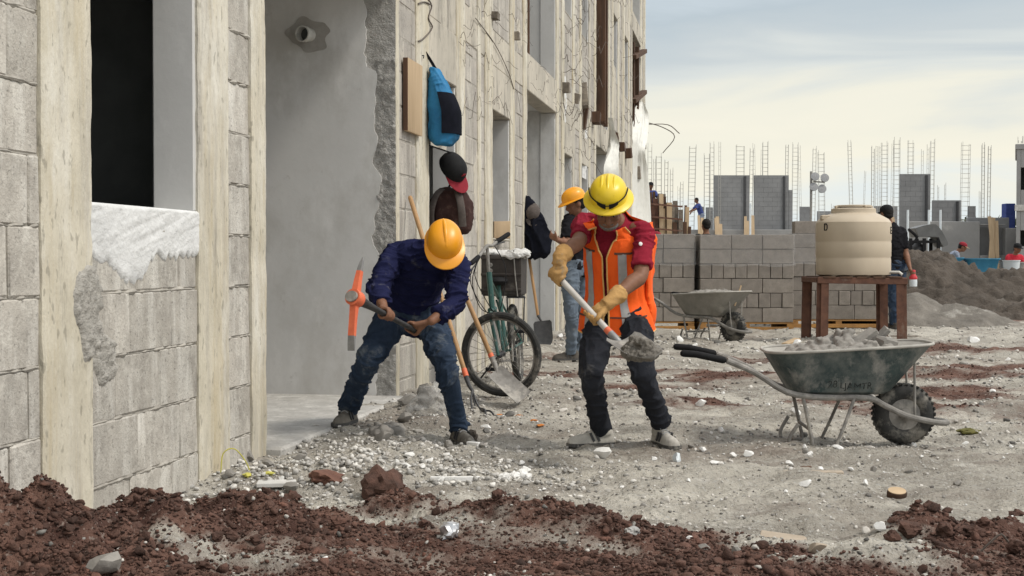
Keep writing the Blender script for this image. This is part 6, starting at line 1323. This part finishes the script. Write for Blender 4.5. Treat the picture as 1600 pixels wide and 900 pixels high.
# right hand building at the frame edge
x0 = X(1587, 50); rb = thing('block_building', 'tall grey block building at the right with narrow window openings', 'building', (x0, 50, 0), -math.atan2(x0, 50)); zt = Zp(216 + 18, 50)
for a, b_, z0, z1 in ((0, .15, 0, zt), (.15, .38, 0, Zp(385, 50)), (.15, .38, Zp(360, 50), Zp(297, 50)), (.15, .38, Zp(262, 50), zt), (.38, 6, 0, zt)): MB().box(((a + b_) / 2, 3, (z0 + z1) / 2), (b_ - a - .004, 6, z1 - z0), None, .01).build('wall', 'far_concrete', rb, world=False)
MB().box((3, 3, zt + .1), (6.1, 6.1, .2), None, .02).build('roof_slab', 'far_concrete', rb, world=False); MB().box((.265, 3.2, 2.4), (.22, 5, 4.6)).build('opening_shade', 'interior_shade', rb, world=False)  # dark box behind the window slots, its colour stands for the shade within
MB().box((3, -.03, Zp(325, 50)), (6.1, .06, .22), None, .01).build('floor_band', 'slab', rb, world=False)
fbox('water_drum', 'dark blue container standing beside the right hand building', 'container', X(1571, 54), X(1586, 54), 54, 54.5, 0, Zp(318, 54), 'blue_shirt')
# scrub beyond the wall
v = RNG.uniform(-1, 1, (2600, 3)); v = v[np.linalg.norm(v, axis=1) < 1]; cen = np.stack([X(1552, 75) + v[:, 0] * 2.6, 75 + v[:, 1], 2.3 + v[:, 2] * .9 + .4 * np.abs(v[:, 0])], 1); q = RNG.normal(size=(len(v), 3, 3)) * .10
link('scrub', fastmesh('scrub', (cen[:, None] + q).reshape(-1, 3), np.arange(len(v) * 3).reshape(-1, 3), smooth=False), 'hedge'); props(bpy.data.objects['scrub'], kind='stuff', label='dark green scrub beyond the far wall')

# ------------------------------------------------------------------ loose things lying about
random.seed(5)
rv1, rf1 = rock_variants(2, .30, 6, 50, True); rv2, rf2 = rock_variants(3, .42, 6, 70); cv, cf = rock_variants(2, .5, 8, 90, True); gv, gf = rock_variants(1, .3, 8, 110, True); rvL, rfL = rock_variants(2, .38, 8, 130, True)
def zone(px, py):
    if py < 570: return 'near the block pallets' if px < 1300 else 'on the track by the sand heaps'
    if py < 625: return 'on the bare ground beyond the wheelbarrow' if px > 1050 else 'behind the shoveller'
    if px < 480: return 'in the gravel at the near wall'
    if px < 620: return 'beside the entry floor edge'
    if px < 780: return 'in front of the man in navy'
    if px < 1070: return 'around the shoveller\'s feet' if py < 740 else 'between the shoveller and the red soil'
    if py > 790: return 'near the red soil mounds'
    if px < 1200: return 'between shoveller and green wheelbarrow'
    if px < 1345: return 'below the legs of the green wheelbarrow'
    return 'around the wheel of the green wheelbarrow'
def size(w_): return 'large' if w_ > 23 else 'medium' if w_ > 15 else 'small' if w_ > 10 else 'tiny'
def rock(name, label, cat, px, py, wpx, mat, variants, faces, flat=.7, group=None, k=0, sink=.25):
    p = on(px, py); r_ = wpx * p.y / F / 2; A = variants[k % len(variants)] * np.array([r_ * 1.05, r_ * .85, r_ * flat]); me = fastmesh(name, A, faces, {'rnd': np.full(len(A), .5)}); me.set_sharp_from_angle(angle=.5)
    o = link(name, me, mat); o.location = p + V((0, 0, r_ * flat * (1 - sink) * .75)); o.rotation_euler = (0, 0, random.uniform(0, 6)); return props(o, label, cat, group)
WB = [(1127, 680, 17), (1087, 658, 12), (1098, 705, 16), (1145, 710, 13), (1168, 712, 24), (1119, 727, 32), (1257, 706, 14), (1264, 713, 18), (1309, 714, 20), (1234, 727, 22), (1281, 735, 14), (1260, 759, 22), (1351, 758, 15), (1227, 770, 8), (1458, 824, 16), (1509, 692, 14), (1427, 695, 17), (1511, 658, 10), (1075, 755, 11), (1159, 808, 8), (1243, 653, 18), (1077, 842, 11),
      (640, 706, 26), (671, 723, 18), (619, 728, 15), (636, 745, 24), (815, 727, 14), (759, 664, 18), (1021, 719, 15), (972, 756, 9), (549, 818, 14), (507, 874, 16), (832, 793, 9), (1096, 634, 19), (1519, 532, 26), (1030, 538, 16), (1062, 541, 20), (1085, 546, 14), (1245, 538, 16), (1020, 555, 14), (855, 522, 18), (875, 526, 12), (1390, 560, 10), (1550, 610, 12), (1190, 585, 8), (1575, 560, 10), (700, 716, 14), (660, 735, 12), (590, 738, 16), (730, 733, 10), (580, 712, 14), (690, 752, 14), (560, 730, 10), (480, 756, 10), (440, 742, 12), (1330, 742, 12), (1440, 720, 8), (1200, 640, 9), (1130, 618, 8), (1545, 655, 9), (1580, 700, 10), (900, 740, 9), (850, 760, 8), (1010, 690, 9), (1310, 690, 9)]
for k, (px, py, w_) in enumerate(WB): rock('plaster_chunk', size(w_) + ' white plaster chunk ' + zone(px, py), 'plaster', px, py, w_ * random.uniform(.85, 1.1), 'white_bit', rv1, rf1, random.uniform(.45, .8), 'white plaster chunks on the ground', k)
for k in range(9): rock('foam_bit', 'white crumbled foam lump in the cluster at the edge of the red soil', 'foam', 808 + random.uniform(-24, 26), 748 + random.uniform(-5, 8), random.uniform(13, 22), 'white_bit', rv2, rf2, .8, 'crumbled white foam by the red soil', k)
for k, (px, py, w_) in enumerate([(385, 722, 34), (420, 730, 26), (455, 742, 30), (470, 722, 22), (520, 735, 18), (600, 690, 30), (575, 696, 20), (655, 690, 22), (632, 660, 26), (640, 640, 34), (700, 700, 20), (755, 700, 18), (360, 745, 22), (430, 700, 18), (350, 765, 18), (1100, 860, 20), (1150, 872, 22), (1320, 738, 18), (1365, 742, 14), (1495, 748, 20), (880, 850, 14), (990, 850, 12), (585, 676, 18), (1080, 700, 14), (1240, 690, 10)]):
    rock('concrete_lump', size(w_) + ' broken grey concrete lump ' + zone(px, py), 'concrete', px, py, w_, 'lump', rv1, rf1, random.uniform(.55, .85), 'grey concrete lumps on the ground', k)
for k, (lb, px, py, w_, fl_) in enumerate([('largest dark red earth clod crowning the soil ridge', 597, 768, 66, .8), ('dark stone perched on the red heap at the wall', 58, 750, 32, .9), ('broad red earth clod on the right hand soil mound', 1424, 812, 42, .6), ('dark red clod with pale dust beside the right hand mound', 1455, 806, 34, .85), ('rounded red clod at the middle of the soil ridge', 790, 800, 44, .6), ('flat red clod leaning out of the soil ridge', 835, 786, 40, .6)]):
    rock('earth_clod', lb, 'clod', px, py, w_, 'soil', rv2, rf2, fl_, None, k)
for k in range(46):
    px = random.choice([random.uniform(0, 480), random.uniform(480, 1150), random.uniform(1380, 1600)]); py = random.uniform(775, 890) if px < 480 else random.uniform(775, 835) if px < 1150 else random.uniform(805, 870)
    w_ = random.uniform(14, 30); rock('earth_clod', size(w_) + ' dark red earth clod ' + ('in the heap at the near wall' if px < 480 else 'along the middle soil ridge' if px < 1150 else 'on the right hand soil mound'), 'clod', px, py, w_, 'soil', rv2, rf2, random.uniform(.6, .9), 'clods in the red soil', k)
rock('white_block', 'squarish white foam block in front of the shoveller\'s shoe', 'foam', 941, 716, 35, 'white_bit', rv1, rf1, .62, None, 2)
rock('white_block', 'smooth pale foam piece by the shoveller\'s far shoe', 'foam', 1057, 720, 22, 'white_bucket', rv1, rf1, .9, None, 3)
rock('white_block', 'angular white foam piece beside the right hand red mound', 'foam', 1376, 830, 32, 'white_bit', rv1, rf1, .6, None, 4)
rock('foil_ball', 'crumpled silver foil lying on the red soil', 'foil', 703, 840, 38, 'foil', rv2, rf2, .75, None, 1)
rock('plastic_scrap', 'crumpled clear plastic scrap on the red soil ridge', 'plastic', 990, 824, 28, 'dusty_plastic', rv2, rf2, .5, None, 3)
rock('stone', 'pale stone half buried at the bottom of the red heap', 'stone', 165, 935, 66, 'lump', rv1, rf1, .7, None, 1); rock('stone', 'tan squared stone lying below the pale plank offcut', 'stone', 1278, 862, 34, 'wood_dusty', rv1, rf1, .7, None, 5)
rock('brick_lump', 'dark red rounded brick lump by the gravel at the wall', 'brick', 511, 752, 58, 'brick_red', rv2, rf2, .42, None, 2)
def lying(name, label, cat, px, py, wpx, dp, th, mat, yaw, tilt=0.):
    p = on(px, py); L_ = wpx * p.y / F; MB().box(p + V((0, 0, th * .5 - .004 - .025 * L_ * (L_ > .3) + abs(tilt) * L_ * .3)), (L_, dp, th), Matrix.Rotation(yaw, 3, 'Z') @ Matrix.Rotation(tilt, 3, 'Y'), th * .15, th * .08).build(name, mat, None, smooth=.4, label=label, cat=cat)
lying('plank_offcut', 'pale plank offcut lying at the grey hollow in the soil', 'plank', 1224, 836, 72, .10, .022, 'wood_dusty', -.25, .10); lying('white_strip', 'long white plaster strip lying at the edge of the red soil', 'plaster', 711, 749, 78, .03, .022, 'white_bit', .0)
lying('plank_offcut', 'thin grey batten lying flat beyond the wood slice', 'batten', 1262, 738, 110, .05, .018, 'wood_dusty', -.06); lying('flat_stone', 'flat cream slab scrap on the gravel beside the brick lump', 'slab', 432, 768, 60, .10, .02, 'vest_trim' if 0 else 'plaster', .1)
lying('cardboard_scrap', 'grey green strip lying on the red soil ridge', 'scrap', 876, 800, 38, .05, .012, 'dusty_plastic', .1, -.05); lying('stick', 'short brown stick among the white plaster chunks', 'stick', 1254, 722, 34, .02, .018, 'wood_dark', .5)
lying('white_tube', 'short white plastic tube beside the right boot of the man in navy', 'tube', 740, 697, 24, .025, .025, 'white_bit', -.7); lying('wood_shard', 'pale splintered wood pieces near the tank stand', 'wood', 1236, 540, 30, .10, .03, 'wood_pale', .6, -.25); lying('wood_board', 'grey weathered board lying at the foot of the man with the bottle', 'board', 1405, 528, 62, .25, .03, 'wood_grey', -.05)
p = on(1401, 776); ws = thing('wood_slice', 'round slice of pale cut wood lying on the ground', 'wood', p); MB().lathe([(.005, -.008), (.040, -.008), (.042, .018), (.039, .026), (.037, .027)], p, Matrix.Rotation(.25, 3, 'X'), 20).build('bark', 'wood_dark', ws); MB().lathe([(.003, .025), (.0375, .0255), (.0375, .0295), (.003, .030)], p, Matrix.Rotation(.25, 3, 'X'), 20).build('cut_face', 'wood_pale', ws)
rock('leaf_scrap', 'olive green scrap lying beyond the barrow wheel', 'scrap', 1512, 676, 34, 'olive', rv2, rf2, .28, None, 4)
for px, py in ((780, 638), (812, 650), (835, 664), (845, 662)): rock('orange_peel', 'bit of orange peel on the ground below the bicycle', 'peel', px, py, 12, 'orange_peel', rv2, rf2, .3, 'orange peel on the ground', int(px))
for px, py in ((385, 745), (420, 737), (362, 758)): rock('yellow_scrap', 'small yellow plastic scrap in the gravel at the wall foot', 'scrap', px, py, 18, 'yellow_bit', rv2, rf2, .35, 'yellow scraps', int(px))
p = on(355, 742); MB().tube([p + V((-.03, 0, 0)), p + V((-.02, .01, .09)), p + V((.03, .02, .11)), p + V((.08, .03, .05)), p + V((.10, .03, 0))], .003, n=6, sub=4).build('cable_loop', 'yellow_bit', None, label='thin yellow cable looping out of the gravel by the wall', cat='cable')
p = on(1560, 835); MB().tube([p + V((-.06, 0, 0)), p + V((0, 0, .055)), p + V((.02, 0, .05)), p + V((.06, .01, 0))], .004, n=6, sub=2).build('wire_scrap', 'wire', None, label='bent dark wire sticking out of the right hand red soil', cat='wire')
# clear plastic bag with a lump of concrete by the corner
p = on(672, 640); rock('bagged_stone', 'grey stone wrapped inside the clear plastic bag', 'stone', 668, 642, 42, 'lump', rv1, rf1, .95, None, 0, .1)
mb = MB(); mb.loft([ringe(p + V((ox, 0, z)), V((w_, 0, 0)), V((0, w_ * .8, 0)), 20) for z, w_, ox in ((-.01, .12, 0), (.05, .145, 0), (.12, .13, .02), (.17, .09, .05), (.20, .03, .06))]); fuse('plastic_bag', mb, .009, 'bag_clear', None, 2, cloth(.022, .7, 2, 1), label='clear plastic bag slumped at the foot of the wall corner', cat='plastic bag')
p = on(738, 683); rock('soil_pile', 'dark hollow clod beside the right boot of the man in navy', 'clod', 739, 686, 20, 'dark_sand', rv2, rf2, 1.2, None, 1)
p = on(600, 668); mb = MB()
for k in range(40): mb.ell(on(random.uniform(585, 625), 0 + random.uniform(668, 682)) + V((0, 0, .005)), [random.uniform(.02, .05)] * 3, None, 8, 6)
fuse('rubble_pile', mb, .010, 'lump', None, 1, lambda P: .010 * fbm3(P * 40, 3, 7), label='broken slab rubble heaped along the entry floor edge under the pickaxe', cat='rubble')

# ------------------------------------------------------------------ gravel and soil crumbs (uncountable)
def outside(x, y): return ((x - FO.x) * FI.x + y * FI.y) < .03
def sow(n, y0, y1, keep, smin, smax, pw):
    u_ = RNG.uniform(-.45, .45, n); y = y0 * np.exp(RNG.random(n) * math.log(y1 / y0)); x = u_ * y; k = keep(x, y) > RNG.random(n); x, y = x[k], y[k]; s_ = smin + (smax - smin) * RNG.random(len(x)) ** pw; return x, y, s_
def dens(x, y):
    d = .42 + .35 * np.clip(fbm2(x, y, .8, 3, 60), -1, 1)
    for a, b_, sx, sy in ((-.35, 6.6, .55, .5), (-.95, 6.2, .4, .6), (-.7, 7.6, .5, .5), (-.3, 9., .5, .7)): d = d + 1.1 * np.exp(-((x - a) / sx) ** 2 - ((y - b_) / sy) ** 2)
    return d * (redness(x, y) < .5) * outside(x, y)
def put(name, x, y, s_, variants, faces, mat, label, sink=.2):
    z = H(x, y) + s_ * sink; o = link(name, scatter_mesh(name, x, y, z, s_, variants, faces), mat); return props(o, label, None, None, 'stuff')
x, y, s_ = sow(70000, 3.6, 24, dens, .003, .017, 3.0); s_ = s_ * np.clip(y / 7, .8, 2.2); put('gravel', x, y, s_, gv, gf, 'gravel', 'scattered pale gravel and mortar crumbs')
x, y, s_ = sow(5200, 3.8, 16, lambda x, y: .75 * np.clip(dens(x, y), 0, 1), .010, .034, 2.6); s_ = s_ * np.clip(y / 8, .7, 1.6); put('mortar_lumps', x, y, s_, rvL, rfL, 'gravel', 'broken mortar lumps spread over the ground', .05)
x, y, s_ = sow(5000, 4.5, 18, lambda x, y: .5 * np.clip(dens(x, y), 0, 1), .004, .015, 2.2); s_ = s_ * np.clip(y / 7, .7, 2); put('plaster_crumbs', x, y, s_, gv, gf, 'white_bit', 'tiny white plaster crumbs sprinkled over the ground', .3)
def dens2(x, y): return np.clip(1.15 * np.exp(-((x + .35) / .55) ** 2 - ((y - 6.5) / .45) ** 2) + np.exp(-((x + 1.0) / .35) ** 2 - ((y - 6.2) / .55) ** 2) + .5 * np.exp(-((x + .75) / .4) ** 2 - ((y - 7.3) / .35) ** 2), 0, 1) * outside(x, y) * (redness(x, y) < .6)
x, y, s_ = sow(40000, 5, 9, dens2, .005, .024, 2.8); put('rubble_gravel', x, y, s_, gv, gf, 'rubble_pale', 'pale broken stone spread at the wall foot', .35)
def dens3(x, y): return np.clip(redness(x, y) - .35, 0, 1) * outside(x, y)
def clump(x, y): return dens3(x, y) * np.clip(.5 + 1.3 * fbm2(x, y, 5, 3, 77), 0, 1)
def dens4(x, y): return np.clip(redness(x, y) - .10, 0, 1) * .8 * outside(x, y)
x, y, s_ = sow(170000, 3.4, 7, dens4, .0025, .012, 2.2); put('soil_crumbs', x, y, s_, gv, gf, 'soil', 'crumbled dark red soil', .25)
x, y, s_ = sow(20000, 3.4, 6.2, clump, .008, .026, 2.2); put('soil_lumps', x, y, s_, cv, cf, 'soil', 'lumpy dark red soil', .1)
x, y, s_ = sow(60000, 7, 16, dens3, .004, .018, 2.2); put('far_soil_crumbs', x, y, s_, gv, gf, 'soil', 'red soil crumbs further off', .2)
x, y, s_ = sow(2500, 3.4, 6.2, lambda x, y: .25 * dens3(x, y), .006, .02, 1.6); put('soil_gravel', x, y, s_, gv, gf, 'gravel', 'grey stones mixed in the red soil', .3)
